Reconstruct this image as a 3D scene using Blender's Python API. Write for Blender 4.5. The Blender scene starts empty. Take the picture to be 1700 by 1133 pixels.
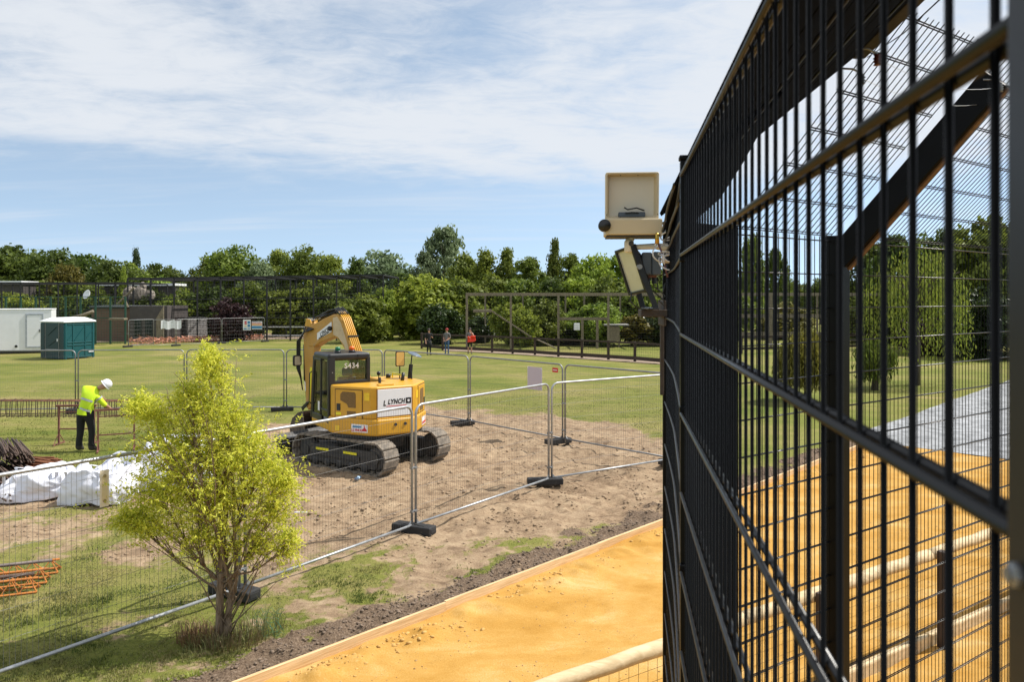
import bpy, bmesh, math, random
import numpy as np
from mathutils import Vector, Matrix, Euler, Quaternion, noise as mnoise
R = math.radians
random.seed(7)
rng = np.random.default_rng(7)
S = bpy.context.scene
COL = S.collection

# ------------------------------------------------------------------ camera, sky, sun, exposure
H = 3.8            # eye height on the viewing platform
F = 1250.0         # focal length in photo pixels (1700 wide)
cam_data = bpy.data.cameras.new('camera')
cam = bpy.data.objects.new('camera', cam_data); COL.objects.link(cam)
cam.location = (0, 0, H); cam.rotation_euler = (R(90), 0, 0)
cam_data.sensor_width = 36; cam_data.lens = 36 * F / 1700
cam_data.shift_y = -71.5 / 1700
cam_data.clip_start = 0.02; cam_data.clip_end = 3000
cam_data.dof.use_dof = True; cam_data.dof.focus_distance = 9.0; cam_data.dof.aperture_fstop = 10
S.camera = cam

SUN_EL = R(54)
sdir = Vector((0.955 * math.cos(SUN_EL), 0.296 * math.cos(SUN_EL), math.sin(SUN_EL)))
W = bpy.data.worlds.new('World'); S.world = W; W.use_nodes = True
wn, wl = W.node_tree.nodes, W.node_tree.links
wn.clear()
w_out = wn.new('ShaderNodeOutputWorld'); w_bg = wn.new('ShaderNodeBackground')
w_sky = wn.new('ShaderNodeTexSky'); w_sky.sky_type = 'NISHITA'; w_sky.sun_disc = False
w_sky.sun_elevation = SUN_EL; w_sky.sun_rotation = math.atan2(sdir.x, sdir.y)
w_sky.air_density = 0.85; w_sky.dust_density = 0.15; w_sky.ozone_density = 1.6
w_bg.inputs['Strength'].default_value = 0.115

def wmath(op, a, b=None, c=None, clamp=False):
    n = wn.new('ShaderNodeMath'); n.operation = op; n.use_clamp = clamp
    for i, v in enumerate((a, b, c)):
        if v is None: continue
        if isinstance(v, (int, float)): n.inputs[i].default_value = v
        else: wl.new(v, n.inputs[i])
    return n.outputs[0]
w_tc = wn.new('ShaderNodeTexCoord'); w_sep = wn.new('ShaderNodeSeparateXYZ')
wl.new(w_tc.outputs['Generated'], w_sep.inputs[0])
w_v = wn.new('ShaderNodeCombineXYZ'); wl.new(w_sep.outputs[0], w_v.inputs[0]); wl.new(w_sep.outputs[1], w_v.inputs[1])
wl.new(wmath('MULTIPLY_ADD', w_sep.outputs[2], .85, .15), w_v.inputs[2])
w_nv = wn.new('ShaderNodeVectorMath'); w_nv.operation = 'NORMALIZE'; wl.new(w_v.outputs[0], w_nv.inputs[0]); wl.new(w_nv.outputs[0], w_sky.inputs[0])
zz = wmath('ADD', wmath('MAXIMUM', w_sep.outputs[2], 0.0), 0.10)
w_cmb = wn.new('ShaderNodeCombineXYZ')
wl.new(wmath('DIVIDE', w_sep.outputs[0], zz), w_cmb.inputs[0])
wl.new(wmath('DIVIDE', w_sep.outputs[1], zz), w_cmb.inputs[1])
def wnoise(scale, detail, rough, dist, rot=0.0, sx=1.0, sy=1.0, loc=(0, 0, 0)):
    m = wn.new('ShaderNodeMapping'); m.inputs['Rotation'].default_value = (0, 0, rot)
    m.inputs['Scale'].default_value = (sx, sy, 1); m.inputs['Location'].default_value = loc
    wl.new(w_cmb.outputs[0], m.inputs[0])
    n = wn.new('ShaderNodeTexNoise'); n.inputs['Scale'].default_value = scale
    n.inputs['Detail'].default_value = detail; n.inputs['Roughness'].default_value = rough
    n.inputs['Distortion'].default_value = dist
    wl.new(m.outputs[0], n.inputs['Vector'])
    return n.outputs['Fac']
def wramp(src, stops):
    r = wn.new('ShaderNodeMapRange'); r.interpolation_type = 'SMOOTHSTEP'; r.clamp = True
    r.inputs[1].default_value, r.inputs[2].default_value = stops
    wl.new(src, r.inputs[0]); return r.outputs[0]
big = wnoise(0.42, 4, .55, .25, R(12), 0.8, 1.0, (3.1, 1.7, 0))
mid = wnoise(1.7, 8, .60, .45, R(-18), 0.85, 1.05, (0.4, 2.2, 0))
fine = wnoise(6.5, 7, .66, .6, R(-14), 0.7, 1.1)
cover = wmath('ADD', wmath('MULTIPLY', big, .46), wmath('ADD', wmath('MULTIPLY', mid, .46), wmath('MULTIPLY', fine, .28)))
# the cloud sheet ends above the tree line and thins to faint streaks below
el = wmath('ADD', w_sep.outputs[2], wmath('MULTIPLY', wmath('SUBTRACT', big, .5), .10))
lift = wramp(el, (.105, .195))
thick = wramp(wmath('ADD', cover, wmath('MULTIPLY', lift, .26)), (.62, .90))
streak = wmath('MULTIPLY', wramp(wnoise(1.5, 6, .6, .3, R(5), .28, 1.7, (5, 1, 0)), (.46, .80)), .36)
cl = wmath('MAXIMUM', wmath('MULTIPLY', thick, wmath('ADD', .10, wmath('MULTIPLY', lift, .80))), streak)
cl = wmath('MULTIPLY', cl, wramp(w_sep.outputs[2], (0.0, .08)))
w_mix = wn.new('ShaderNodeMix'); w_mix.data_type = 'RGBA'
wl.new(cl, w_mix.inputs[0])
w_hs = wn.new('ShaderNodeHueSaturation'); w_hs.inputs['Hue'].default_value = .487; w_hs.inputs['Saturation'].default_value = .74; w_hs.inputs['Value'].default_value = 1.30
wl.new(w_sky.outputs[0], w_hs.inputs['Color']); wl.new(w_hs.outputs[0], w_mix.inputs[6])
w_mix.inputs[7].default_value = (5.9, 6.15, 6.5, 1)
wl.new(w_mix.outputs[2], w_bg.inputs['Color']); wl.new(w_bg.outputs[0], w_out.inputs[0])

sun_d = bpy.data.lights.new('sun', 'SUN'); sun_d.energy = 4.7; sun_d.angle = R(0.53); sun_d.color = (1, .955, .88)
sun = bpy.data.objects.new('sun', sun_d); COL.objects.link(sun)
sun.rotation_euler = sdir.to_track_quat('Z', 'Y').to_euler()
S.view_settings.view_transform = 'Standard'; S.view_settings.look = 'None'
S.view_settings.exposure = 0.28; S.view_settings.gamma = 1; S.view_settings.use_curve_mapping = False
S.render.engine = 'CYCLES'
S.cycles.max_bounces = 8; S.cycles.transparent_max_bounces = 24; S.cycles.use_denoising = True

def G(px, py):
    """ground point seen at a photo pixel"""
    d = py - 495.0
    return Vector(((px - 850) / d * H, F * H / d, 0))
def P(px, py, Y):
    return Vector(((px - 850) / F * Y, Y, H - (py - 495) / F * Y))

# ------------------------------------------------------------------ materials
MATS = {}
def mat(name, col, rough=.6, metal=0.0, var=.18, scale=6.0, bump=0.0, col2=None, bscale=None, spec=.5, dirt=None):
    if name in MATS: return MATS[name]
    m = bpy.data.materials.new(name); m.use_nodes = True
    nt = m.node_tree; b = nt.nodes['Principled BSDF']
    tc = nt.nodes.new('ShaderNodeTexCoord')
    n = nt.nodes.new('ShaderNodeTexNoise'); n.inputs['Scale'].default_value = scale; n.inputs['Detail'].default_value = 6
    n.inputs['Roughness'].default_value = .62
    nt.links.new(tc.outputs['Object'], n.inputs['Vector'])
    r = nt.nodes.new('ShaderNodeValToRGB')
    c = np.array(col); c2 = np.array(col2) if col2 is not None else c * (1 + var)
    c1 = c * (1 - var) if col2 is None else c
    r.color_ramp.elements[0].position = .3; r.color_ramp.elements[1].position = .7
    r.color_ramp.elements[0].color = (*c1, 1); r.color_ramp.elements[1].color = (*np.clip(c2, 0, 1), 1)
    nt.links.new(n.outputs['Fac'], r.inputs[0])
    src = r.outputs[0]
    if dirt:
        n2 = nt.nodes.new('ShaderNodeTexNoise'); n2.inputs['Scale'].default_value = dirt[1]; n2.inputs['Detail'].default_value = 8
        n2.inputs['Roughness'].default_value = .7
        nt.links.new(tc.outputs['Object'], n2.inputs['Vector'])
        mr = nt.nodes.new('ShaderNodeMapRange'); mr.inputs[1].default_value = dirt[2]; mr.inputs[2].default_value = dirt[2] + .18
        nt.links.new(n2.outputs['Fac'], mr.inputs[0])
        mx = nt.nodes.new('ShaderNodeMix'); mx.data_type = 'RGBA'
        nt.links.new(mr.outputs[0], mx.inputs[0]); nt.links.new(src, mx.inputs[6]); mx.inputs[7].default_value = (*dirt[0], 1)
        src = mx.outputs[2]
    nt.links.new(src, b.inputs['Base Color'])
    b.inputs['Roughness'].default_value = rough; b.inputs['Metallic'].default_value = metal
    b.inputs['Specular IOR Level'].default_value = spec
    rr = nt.nodes.new('ShaderNodeMapRange'); rr.inputs[3].default_value = max(rough - .1, .03); rr.inputs[4].default_value = min(rough + .12, 1)
    nt.links.new(n.outputs['Fac'], rr.inputs[0]); nt.links.new(rr.outputs[0], b.inputs['Roughness'])
    if bump:
        bn = nt.nodes.new('ShaderNodeTexNoise'); bn.inputs['Scale'].default_value = bscale or scale * 5; bn.inputs['Detail'].default_value = 8
        nt.links.new(tc.outputs['Object'], bn.inputs['Vector'])
        bp = nt.nodes.new('ShaderNodeBump'); bp.inputs['Strength'].default_value = bump; bp.inputs['Distance'].default_value = .02
        nt.links.new(bn.outputs['Fac'], bp.inputs['Height']); nt.links.new(bp.outputs[0], b.inputs['Normal'])
    MATS[name] = m; return m

def wood(name, col, col2, stretch=(1, 12, 12), rough=.75):
    if name in MATS: return MATS[name]
    m = bpy.data.materials.new(name); m.use_nodes = True
    nt = m.node_tree; b = nt.nodes['Principled BSDF']
    tc = nt.nodes.new('ShaderNodeTexCoord'); mp = nt.nodes.new('ShaderNodeMapping'); mp.inputs['Scale'].default_value = stretch
    n = nt.nodes.new('ShaderNodeTexNoise'); n.inputs['Scale'].default_value = 3; n.inputs['Detail'].default_value = 8; n.inputs['Distortion'].default_value = .6
    nt.links.new(tc.outputs['Object'], mp.inputs[0]); nt.links.new(mp.outputs[0], n.inputs['Vector'])
    r = nt.nodes.new('ShaderNodeValToRGB')
    r.color_ramp.elements[0].position = .32; r.color_ramp.elements[1].position = .66
    r.color_ramp.elements[0].color = (*col, 1); r.color_ramp.elements[1].color = (*col2, 1)
    nt.links.new(n.outputs['Fac'], r.inputs[0]); nt.links.new(r.outputs[0], b.inputs['Base Color'])
    b.inputs['Roughness'].default_value = rough
    bp = nt.nodes.new('ShaderNodeBump'); bp.inputs['Strength'].default_value = .4; bp.inputs['Distance'].default_value = .01
    nt.links.new(n.outputs['Fac'], bp.inputs['Height']); nt.links.new(bp.outputs[0], b.inputs['Normal'])
    MATS[name] = m; return m

def leafmat(name, ca, cb, trans=.42, rough=.55, rnd=.25):
    """leaf colour runs from ca to cb with the leaf's own random tint and a small change from plant to plant"""
    m = bpy.data.materials.new(name); m.use_nodes = True
    nt = m.node_tree; b = nt.nodes['Principled BSDF']; o = nt.nodes['Material Output']
    a = nt.nodes.new('ShaderNodeAttribute'); a.attribute_name = 'tint'
    r = nt.nodes.new('ShaderNodeValToRGB'); r.color_ramp.elements[0].color = (*ca, 1); r.color_ramp.elements[1].color = (*cb, 1)
    nt.links.new(a.outputs['Fac'], r.inputs[0])
    oi = nt.nodes.new('ShaderNodeObjectInfo'); hs = nt.nodes.new('ShaderNodeHueSaturation')
    mr = nt.nodes.new('ShaderNodeMapRange'); mr.inputs[3].default_value = 1 - rnd; mr.inputs[4].default_value = 1 + rnd
    nt.links.new(oi.outputs['Random'], mr.inputs[0]); nt.links.new(mr.outputs[0], hs.inputs['Value'])
    mr2 = nt.nodes.new('ShaderNodeMapRange'); mr2.inputs[3].default_value = .488; mr2.inputs[4].default_value = .512
    mm = nt.nodes.new('ShaderNodeMath'); mm.operation = 'FRACT'
    mm2 = nt.nodes.new('ShaderNodeMath'); mm2.operation = 'MULTIPLY'; mm2.inputs[1].default_value = 7.31
    nt.links.new(oi.outputs['Random'], mm2.inputs[0]); nt.links.new(mm2.outputs[0], mm.inputs[0])
    nt.links.new(mm.outputs[0], mr2.inputs[0]); nt.links.new(mr2.outputs[0], hs.inputs['Hue'])
    nt.links.new(r.outputs[0], hs.inputs['Color'])
    nt.links.new(hs.outputs[0], b.inputs['Base Color']); b.inputs['Roughness'].default_value = rough
    b.inputs['Specular IOR Level'].default_value = .3
    t = nt.nodes.new('ShaderNodeBsdfTranslucent'); nt.links.new(hs.outputs[0], t.inputs[0])
    mx = nt.nodes.new('ShaderNodeMixShader'); mx.inputs[0].default_value = trans
    nt.links.new(b.outputs[0], mx.inputs[1]); nt.links.new(t.outputs[0], mx.inputs[2]); nt.links.new(mx.outputs[0], o.inputs[0])
    MATS[name] = m; return m

def glassmat(name, tint, gloss=.12):
    m = bpy.data.materials.new(name); m.use_nodes = True
    nt = m.node_tree; nt.nodes.remove(nt.nodes['Principled BSDF']); o = nt.nodes['Material Output']
    t = nt.nodes.new('ShaderNodeBsdfTransparent'); t.inputs[0].default_value = (*tint, 1)
    g = nt.nodes.new('ShaderNodeBsdfGlossy'); g.inputs['Roughness'].default_value = .04
    lw = nt.nodes.new('ShaderNodeFresnel'); lw.inputs[0].default_value = 1.5
    ad = nt.nodes.new('ShaderNodeMath'); ad.operation = 'ADD'; ad.inputs[1].default_value = gloss; ad.use_clamp = True
    nt.links.new(lw.outputs[0], ad.inputs[0])
    mx = nt.nodes.new('ShaderNodeMixShader'); nt.links.new(ad.outputs[0], mx.inputs[0])
    nt.links.new(t.outputs[0], mx.inputs[1]); nt.links.new(g.outputs[0], mx.inputs[2]); nt.links.new(mx.outputs[0], o.inputs[0])
    MATS[name] = m; return m

galv = mat('galvanised_steel', (.40, .41, .42), .45, .7, .18, 9)
wire_m = mat('dull_wire', (.16, .16, .16), .55, .3, .2, 9)
galv_dull = mat('dull_galvanised_steel', (.26, .265, .27), .5, .6, .2, 9)
black = mat('black_powder_coat', (.0028, .0029, .0033), .40, 0, .2, 60, spec=.13, dirt=((.06, .057, .054), 120, .75))
black_h = mat('black_coat_sky_gloss', (.006, .0064, .0075), .34, 0, .2, 60, spec=.55)  # glossier, bluer copy of the black coat, lifting the sky highlight on wires
black_rough = mat('black_stained_board', (.0016, .0015, .0015), .9, 0, .3, 20, .1, spec=.02)
rubber = mat('black_rubber', (.018, .018, .019), .7, 0, .3, 9, .25, dirt=((.13, .11, .085), 7, .62))
cat_y = mat('yellow_machine_paint', (.62, .325, .022), .40, 0, .07, 3, dirt=((.34, .215, .09), 4.5, .62))
cat_y_dirty = mat('weathered_yellow_paint', (.50, .265, .05), .5, 0, .1, 4, dirt=((.34, .24, .13), 4, .55))
cream_dirty = mat('worn_cream_paint', (.60, .46, .28), .55, 0, .12, 5, dirt=((.30, .21, .11), 6, .60))
mach_black = mat('machine_black', (.013, .013, .014), .38, 0, .3, 5, dirt=((.10, .085, .065), 6, .66))
mach_grey = mat('machine_dark_grey', (.035, .034, .033), .6, 0, .3, 7, .2, dirt=((.14, .115, .085), 6, .55))
shoe_m = mat('dusty_track_steel', (.085, .075, .062), .8, .0, .3, 11, .45, col2=(.27, .225, .175))
chrome = mat('chromed_rod', (.6, .6, .6), .15, 1, .05)
white_p = mat('white_paint', (.76, .77, .80), .4, 0, .04, 2, dirt=((.6, .6, .59), 3, .68))
white_sign = mat('white_sign_board', (.78, .78, .79), .4, 0, .03, 2)
ink = mat('black_ink', (.012, .012, .014), .5, 0, .05)
red_ink = mat('red_ink', (.55, .02, .025), .5, 0, .05)
blue_ink = mat('blue_ink', (.05, .22, .42), .5, 0, .05)
orange_ink = mat('orange_ink', (.75, .33, .08), .5, 0, .05)
hiviz = mat('fluorescent_lime', (.62, .86, .02), .7, 0, .06, 8, .2)
silver_tape = mat('reflective_tape', (.42, .44, .45), .35, .2, .05)
rust = mat('rusted_steel', (.16, .06, .03), .85, .1, .3, 14, .4, col2=(.28, .12, .06))
rust_red = mat('red_oxide_steel', (.14, .05, .035), .8, 0, .3, 10, .3, col2=(.26, .115, .085))
rust_orange = mat('fresh_orange_rust', (.36, .115, .02), .85, 0, .3, 14, .3, col2=(.52, .20, .045))
rebar_dark = mat('dark_rebar', (.06, .045, .038), .7, .3, .4, 14, .3, col2=(.15, .095, .07))
bag_m = mat('woven_white_sack', (.74, .75, .82), .75, 0, .05, 4, .25, bscale=40)
cream_case = mat('cream_plastic', (.60, .50, .33), .42, 0, .05, 3, dirt=((.48, .39, .24), 4, .66))
cream_lite = mat('pale_cream_plastic', (.72, .66, .54), .45, 0, .05, 3)
grey_box = mat('blue_grey_plastic', (.085, .105, .13), .5, 0, .1, 6)
brown_steel = mat('brown_steel', (.055, .04, .032), .6, .2, .3, 12, .2)
log_m = wood('peeled_log', (.50, .37, .20), (.68, .53, .32), (.8, 6, 6))
plank_m = wood('new_sawn_board', (.55, .36, .17), (.76, .55, .31), (1.0, 10, 22))
old_wood = wood('weathered_timber', (.13, .105, .07), (.25, .21, .145), (6, 6, 1.2))
dark_wood = wood('dark_stained_rail', (.028, .017, .012), (.06, .038, .026), (4, 4, 2))
bark_m = wood('grey_brown_bark', (.11, .075, .045), (.28, .21, .14), (14, 14, 2.0), .9)
bark_d = wood('dark_bark', (.045, .036, .026), (.10, .082, .06), (8, 8, 1.5), .9)
teal = mat('dark_teal_plastic', (.006, .075, .085), .42, 0, .1, 2)
teal_shade = mat('shaded_teal_plastic', (.006, .034, .042), .4, 0, .1, 2)  # darker copy of teal: shade on the door side put into the colour
roof_w = mat('translucent_white_roof', (.80, .81, .82), .5, 0, .03, 2)
green_steel = mat('green_coated_steel', (.018, .065, .042), .5, 0, .2, 5)
dark_steel = mat('dark_aviary_steel', (.022, .021, .023), .6, .1, .3, 5)
hut_m = mat('brown_render', (.145, .092, .066), .8, 0, .15, 2, .2)
slate_b = mat('charcoal_boarding', (.075, .064, .060), .7, 0, .2, 3, .2)
skin_m = mat('skin', (.46, .25, .17), .55, 0, .08, 12)
hair_d = mat('dark_hair', (.022, .014, .010), .6, 0, .2, 30)
cloth_black = mat('black_cloth', (.012, .012, .014), .85, 0, .3, 14, .3)
cloth_grey = mat('grey_cloth', (.16, .155, .16), .85, 0, .1, 14, .2)
denim = mat('blue_denim', (.045, .10, .20), .85, 0, .15, 14, .2)
cloth_red = mat('red_cloth', (.28, .025, .025), .8, 0, .1, 14)
red_bag = mat('bright_red_plastic', (.80, .05, .02), .5, 0, .1, 8)
boot_m = mat('dusty_boot_leather', (.045, .04, .036), .8, 0, .3, 14)
ora_mesh = mat('orange_barrier_plastic', (.56, .27, .18), .6, 0, .2, 4)
cable_w = mat('white_cable', (.62, .60, .60), .45, 0, .05)
cable_b = mat('black_cable', (.012, .012, .013), .45, 0, .1)
ceramic = mat('brown_ceramic', (.10, .03, .022), .25, 0, .1)
brass = mat('brass', (.55, .36, .08), .3, .9, .1)
green_lens = mat('green_lens', (.01, .16, .07), .25, 0, .05)
orange_lens = mat('orange_lens', (.85, .14, .01), .25, 0, .05)
lamp_glass = mat('lamp_glass', (.62, .62, .52), .1, .3, .1, 9)
yellow_lite = mat('warning_yellow', (.80, .72, .02), .5, 0, .05)
mirror_m = mat('mirror_glass', (.75, .75, .76), .05, 1.0, .02)
cab_glass = glassmat('cab_glass', (.84, .90, .86), .035)
blue_plastic = glassmat('clear_blue_plastic', (.65, .8, .95), .15)
green_net = mat('green_netting', (.03, .16, .10), .6, 0, .1)
dry_grass_m = leafmat('dry_grass', (.20, .15, .07), (.38, .31, .15), .25)

# ------------------------------------------------------------------ mesh helpers
class MB:
    def __init__(s): s.v, s.f = [], []
    def add(s, vs, fs):
        o = len(s.v); s.v += [tuple(v) for v in vs]; s.f += [tuple(i + o for i in f) for f in fs]; return s
    def box(s, c, size, rot=None):
        x, y, z = (d / 2 for d in size); c = Vector(c)
        vs = [Vector(p) for p in ((-x,-y,-z),(x,-y,-z),(x,y,-z),(-x,y,-z),(-x,-y,z),(x,-y,z),(x,y,z),(-x,y,z))]
        if rot is not None: vs = [rot @ v for v in vs]
        return s.add([v + c for v in vs], ((0,3,2,1),(4,5,6,7),(0,1,5,4),(1,2,6,5),(2,3,7,6),(3,0,4,7)))
    def beam(s, a, b, w, h, up=(0, 0, 1)):
        """rectangular bar from a to b, w across and h along up"""
        a, b = Vector(a), Vector(b); d = (b - a); L = d.length; d.normalize()
        up = Vector(up)
        if abs(d.dot(up)) > .98: up = Vector((0, 1, 0))
        sx = d.cross(up).normalized(); uz = sx.cross(d).normalized()
        M = Matrix((sx, d, uz)).transposed()
        return s.box((a + b) / 2, (w, L, h), M)
    def prism(s, pts, a, b, fn):
        """polygon pts (2D) extruded between a and b; fn(u,v,w)->3D"""
        n = len(pts)
        vs = [fn(u, v, a) for u, v in pts] + [fn(u, v, b) for u, v in pts]
        fs = [tuple(range(n))[::-1], tuple(range(n, 2 * n))] + [(i, (i + 1) % n, n + (i + 1) % n, n + i) for i in range(n)]
        return s.add(vs, fs)
    def tube(s, pts, r, n=8, cap=True):
        pts = [Vector(p) for p in pts]; m = len(pts)
        rs = r if isinstance(r, (list, tuple)) else [r] * m
        t0 = (pts[1] - pts[0]).normalized()
        ref = Vector((0, 0, 1)) if abs(t0.z) < .9 else Vector((1, 0, 0))
        u = t0.cross(ref).normalized(); vs = []
        for i, p in enumerate(pts):
            t = (pts[min(i + 1, m - 1)] - pts[max(i - 1, 0)]).normalized()
            u = (u - t * u.dot(t)).normalized(); w = t.cross(u)
            for k in range(n):
                a = 2 * math.pi * k / n
                vs.append(p + (u * math.cos(a) + w * math.sin(a)) * rs[i])
        fs = [(i * n + k, i * n + (k + 1) % n, (i + 1) * n + (k + 1) % n, (i + 1) * n + k) for i in range(m - 1) for k in range(n)]
        if cap: fs += [tuple(range(n))[::-1], tuple(range((m - 1) * n, m * n))]
        return s.add(vs, fs)
    def lathe(s, prof, c=(0, 0, 0), n=16, axis='z'):
        c = Vector(c); vs = []; m = len(prof)
        for r, z in prof:
            for k in range(n):
                a = 2 * math.pi * k / n
                p = (r * math.cos(a), r * math.sin(a), z)
                if axis == 'x': p = (p[2], p[0], p[1])
                if axis == 'y': p = (p[1], p[2], p[0])
                vs.append(c + Vector(p))
        fs = [(i * n + k, i * n + (k + 1) % n, (i + 1) * n + (k + 1) % n, (i + 1) * n + k) for i in range(m - 1) for k in range(n)]
        fs += [tuple(range(n))[::-1], tuple(range((m - 1) * n, m * n))]
        return s.add(vs, fs)
    def mesh(s, name, material=None, smooth=False):
        me = bpy.data.meshes.new(name); me.from_pydata(s.v, [], s.f); me.update()
        if material: me.materials.append(material)
        if smooth: me.polygons.foreach_set('use_smooth', [True] * len(me.polygons))
        bm = bmesh.new(); bm.from_mesh(me); bmesh.ops.recalc_face_normals(bm, faces=bm.faces); bm.to_mesh(me); bm.free()
        return me
    def build(s, name, material, parent=None, smooth=False, bevel=0, loc=None, rz=None, seg=2):
        o = bpy.data.objects.new(name, s.mesh(name, material, smooth)); COL.objects.link(o)
        if parent: o.parent = parent
        if loc is not None: o.location = loc
        if rz is not None: o.rotation_euler.z = rz
        if bevel:
            b = o.modifiers.new('bevel', 'BEVEL'); b.width = bevel; b.segments = seg; b.limit_method = 'ANGLE'; b.angle_limit = R(40)
        return o

def obj(name, me, parent=None, loc=None):
    o = bpy.data.objects.new(name, me); COL.objects.link(o)
    if parent: o.parent = parent
    if loc is not None: o.location = loc
    return o
def tag(o, label=None, cat=None, group=None, kind=None):
    if label: o['label'] = label
    if cat: o['category'] = cat
    if group: o['group'] = group
    if kind: o['kind'] = kind
    return o
def empty(name, loc=(0, 0, 0), rz=0, label=None, cat=None, group=None):
    o = bpy.data.objects.new(name, None); COL.objects.link(o); o.location = loc; o.rotation_euler = (0, 0, rz)
    o.empty_display_size = .2
    return tag(o, label, cat, group)
def copy_tree(o, parent=None):
    c = o.copy(); COL.objects.link(c)
    if parent: c.parent = parent
    for ch in list(o.children): copy_tree(ch, c)
    return c
def np_mesh(name, verts, faces, material, tint=None, smooth=False):
    """faces: (n,3) or (n,4) int array"""
    verts = np.asarray(verts, np.float32).reshape(-1, 3); faces = np.asarray(faces, np.int32)
    k = faces.shape[1]; me = bpy.data.meshes.new(name)
    me.vertices.add(len(verts)); me.vertices.foreach_set('co', verts.ravel())
    me.loops.add(faces.size); me.loops.foreach_set('vertex_index', faces.ravel())
    me.polygons.add(len(faces)); me.polygons.foreach_set('loop_start', np.arange(0, faces.size, k, dtype=np.int32))
    me.polygons.foreach_set('loop_total', np.full(len(faces), k, np.int32))
    if smooth: me.polygons.foreach_set('use_smooth', np.ones(len(faces), bool))
    me.update(calc_edges=True); me.materials.append(material)
    if tint is not None:
        a = me.attributes.new('tint', 'FLOAT', 'POINT'); a.data.foreach_set('value', np.asarray(tint, np.float32))
    return me
def unit(a): return a / np.maximum(np.linalg.norm(a, axis=1, keepdims=True), 1e-9)
def leaves(name, c, d, nrm, L, Wd, tint, material):
    """pointed leaf quads: centre c, long axis d, facing nrm"""
    c = np.asarray(c); n = len(c); d = unit(d); s = unit(np.cross(d, nrm))
    L = np.broadcast_to(np.asarray(L), n)[:, None]; Wd = np.broadcast_to(np.asarray(Wd), n)[:, None]
    nn = unit(np.cross(s, d))
    v = np.stack([c - d * L * .5, c + s * Wd * .5 + nn * Wd * .12, c + d * L * .5, c - s * Wd * .5 + nn * Wd * .12], 1)
    return np_mesh(name, v.reshape(-1, 3), np.arange(4 * n).reshape(n, 4), material, np.repeat(tint, 4))
def text(body, size, material, parent, loc, rot, shear=0, bold=0, extrude=.002, align='CENTER', name='lettering', sx=1.0):
    cu = bpy.data.curves.new(name, 'FONT'); cu.body = body; cu.size = size; cu.shear = shear; cu.offset = bold
    cu.extrude = extrude; cu.align_x = align; cu.align_y = 'CENTER'; cu.materials.append(material); cu.resolution_u = 3; cu.space_character = 1.08
    o = bpy.data.objects.new(name, cu); COL.objects.link(o); o.parent = parent; o.location = loc; o.rotation_euler = rot
    o.scale = (sx, 1, 1)
    me = bpy.data.meshes.new_from_object(o.evaluated_get(bpy.context.evaluated_depsgraph_get())); bpy.data.objects.remove(o)
    o = bpy.data.objects.new(name, me); COL.objects.link(o); o.parent = parent; o.location = loc; o.rotation_euler = rot; o.scale = (sx, 1, 1)
    return o
# value noise on arrays
_perm = np.random.default_rng(3).random((256, 256))
def vnoise(x, y):
    xi, yi = np.floor(x).astype(int), np.floor(y).astype(int); fx, fy = x - xi, y - yi
    fx, fy = fx * fx * (3 - 2 * fx), fy * fy * (3 - 2 * fy)
    g = lambda a, b: _perm[a % 256, b % 256]
    return (g(xi, yi) * (1 - fx) + g(xi + 1, yi) * fx) * (1 - fy) + (g(xi, yi + 1) * (1 - fx) + g(xi + 1, yi + 1) * fx) * fy
def fbm(x, y, o=4):
    t, a, s = 0, .5, 0
    for i in range(o): t = t + a * vnoise(x * 2 ** i + 17.3 * i, y * 2 ** i + 9.1 * i); s += a; a *= .55
    return t / s

# ------------------------------------------------------------------ ground
B0 = Vector((-2.48, 7.38, 0)); EV = Vector((.697, .717, 0)); NV = Vector((.717, -.697, 0))   # timber edge of the sand path
def st(X, Y): return (X - B0.x) * EV.x + (Y - B0.y) * EV.y, (X - B0.x) * NV.x + (Y - B0.y) * NV.y
def from_st(s, t, z=0): p = B0 + EV * s + NV * t; return Vector((p.x, p.y, z))
def poly_sd(X, Y, pts):
    """signed distance to a polygon, positive inside"""
    d2 = np.full(X.shape, 1e9); inside = np.zeros(X.shape, bool); n = len(pts)
    for i in range(n):
        ax, ay = pts[i]; bx, by = pts[(i + 1) % n]; ex, ey = bx - ax, by - ay
        t = np.clip(((X - ax) * ex + (Y - ay) * ey) / (ex * ex + ey * ey), 0, 1)
        d2 = np.minimum(d2, (X - ax - t * ex) ** 2 + (Y - ay - t * ey) ** 2)
        c = ((ay > Y) != (by > Y)) & (X < (bx - ax) * (Y - ay) / (by - ay + 1e-12) + ax); inside ^= c
    return np.where(inside, 1, -1) * np.sqrt(d2)
def wp(*pp): return [tuple(G(*p)[:2]) for p in pp]
SOIL_CORE = wp((455, 706), (520, 690), (600, 684), (720, 676), (870, 688), (1000, 700), (1125, 735), (1125, 862), (960, 885), (860, 897), (770, 890), (700, 905), (600, 925), (530, 905), (450, 862), (400, 800), (410, 745))
SOIL_WORN = wp((-120, 845), (0, 835), (250, 808), (430, 830), (540, 905), (440, 950), (300, 940), (150, 922), (-120, 940))
SOIL_THIN = wp((430, 940), (600, 915), (860, 890), (1010, 878), (940, 925), (770, 985), (520, 1080), (420, 1075))
SOIL_TRACK = wp((470, 562), (600, 566), (640, 572), (560, 574), (300, 569), (150, 560), (150, 553), (300, 556))
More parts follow.
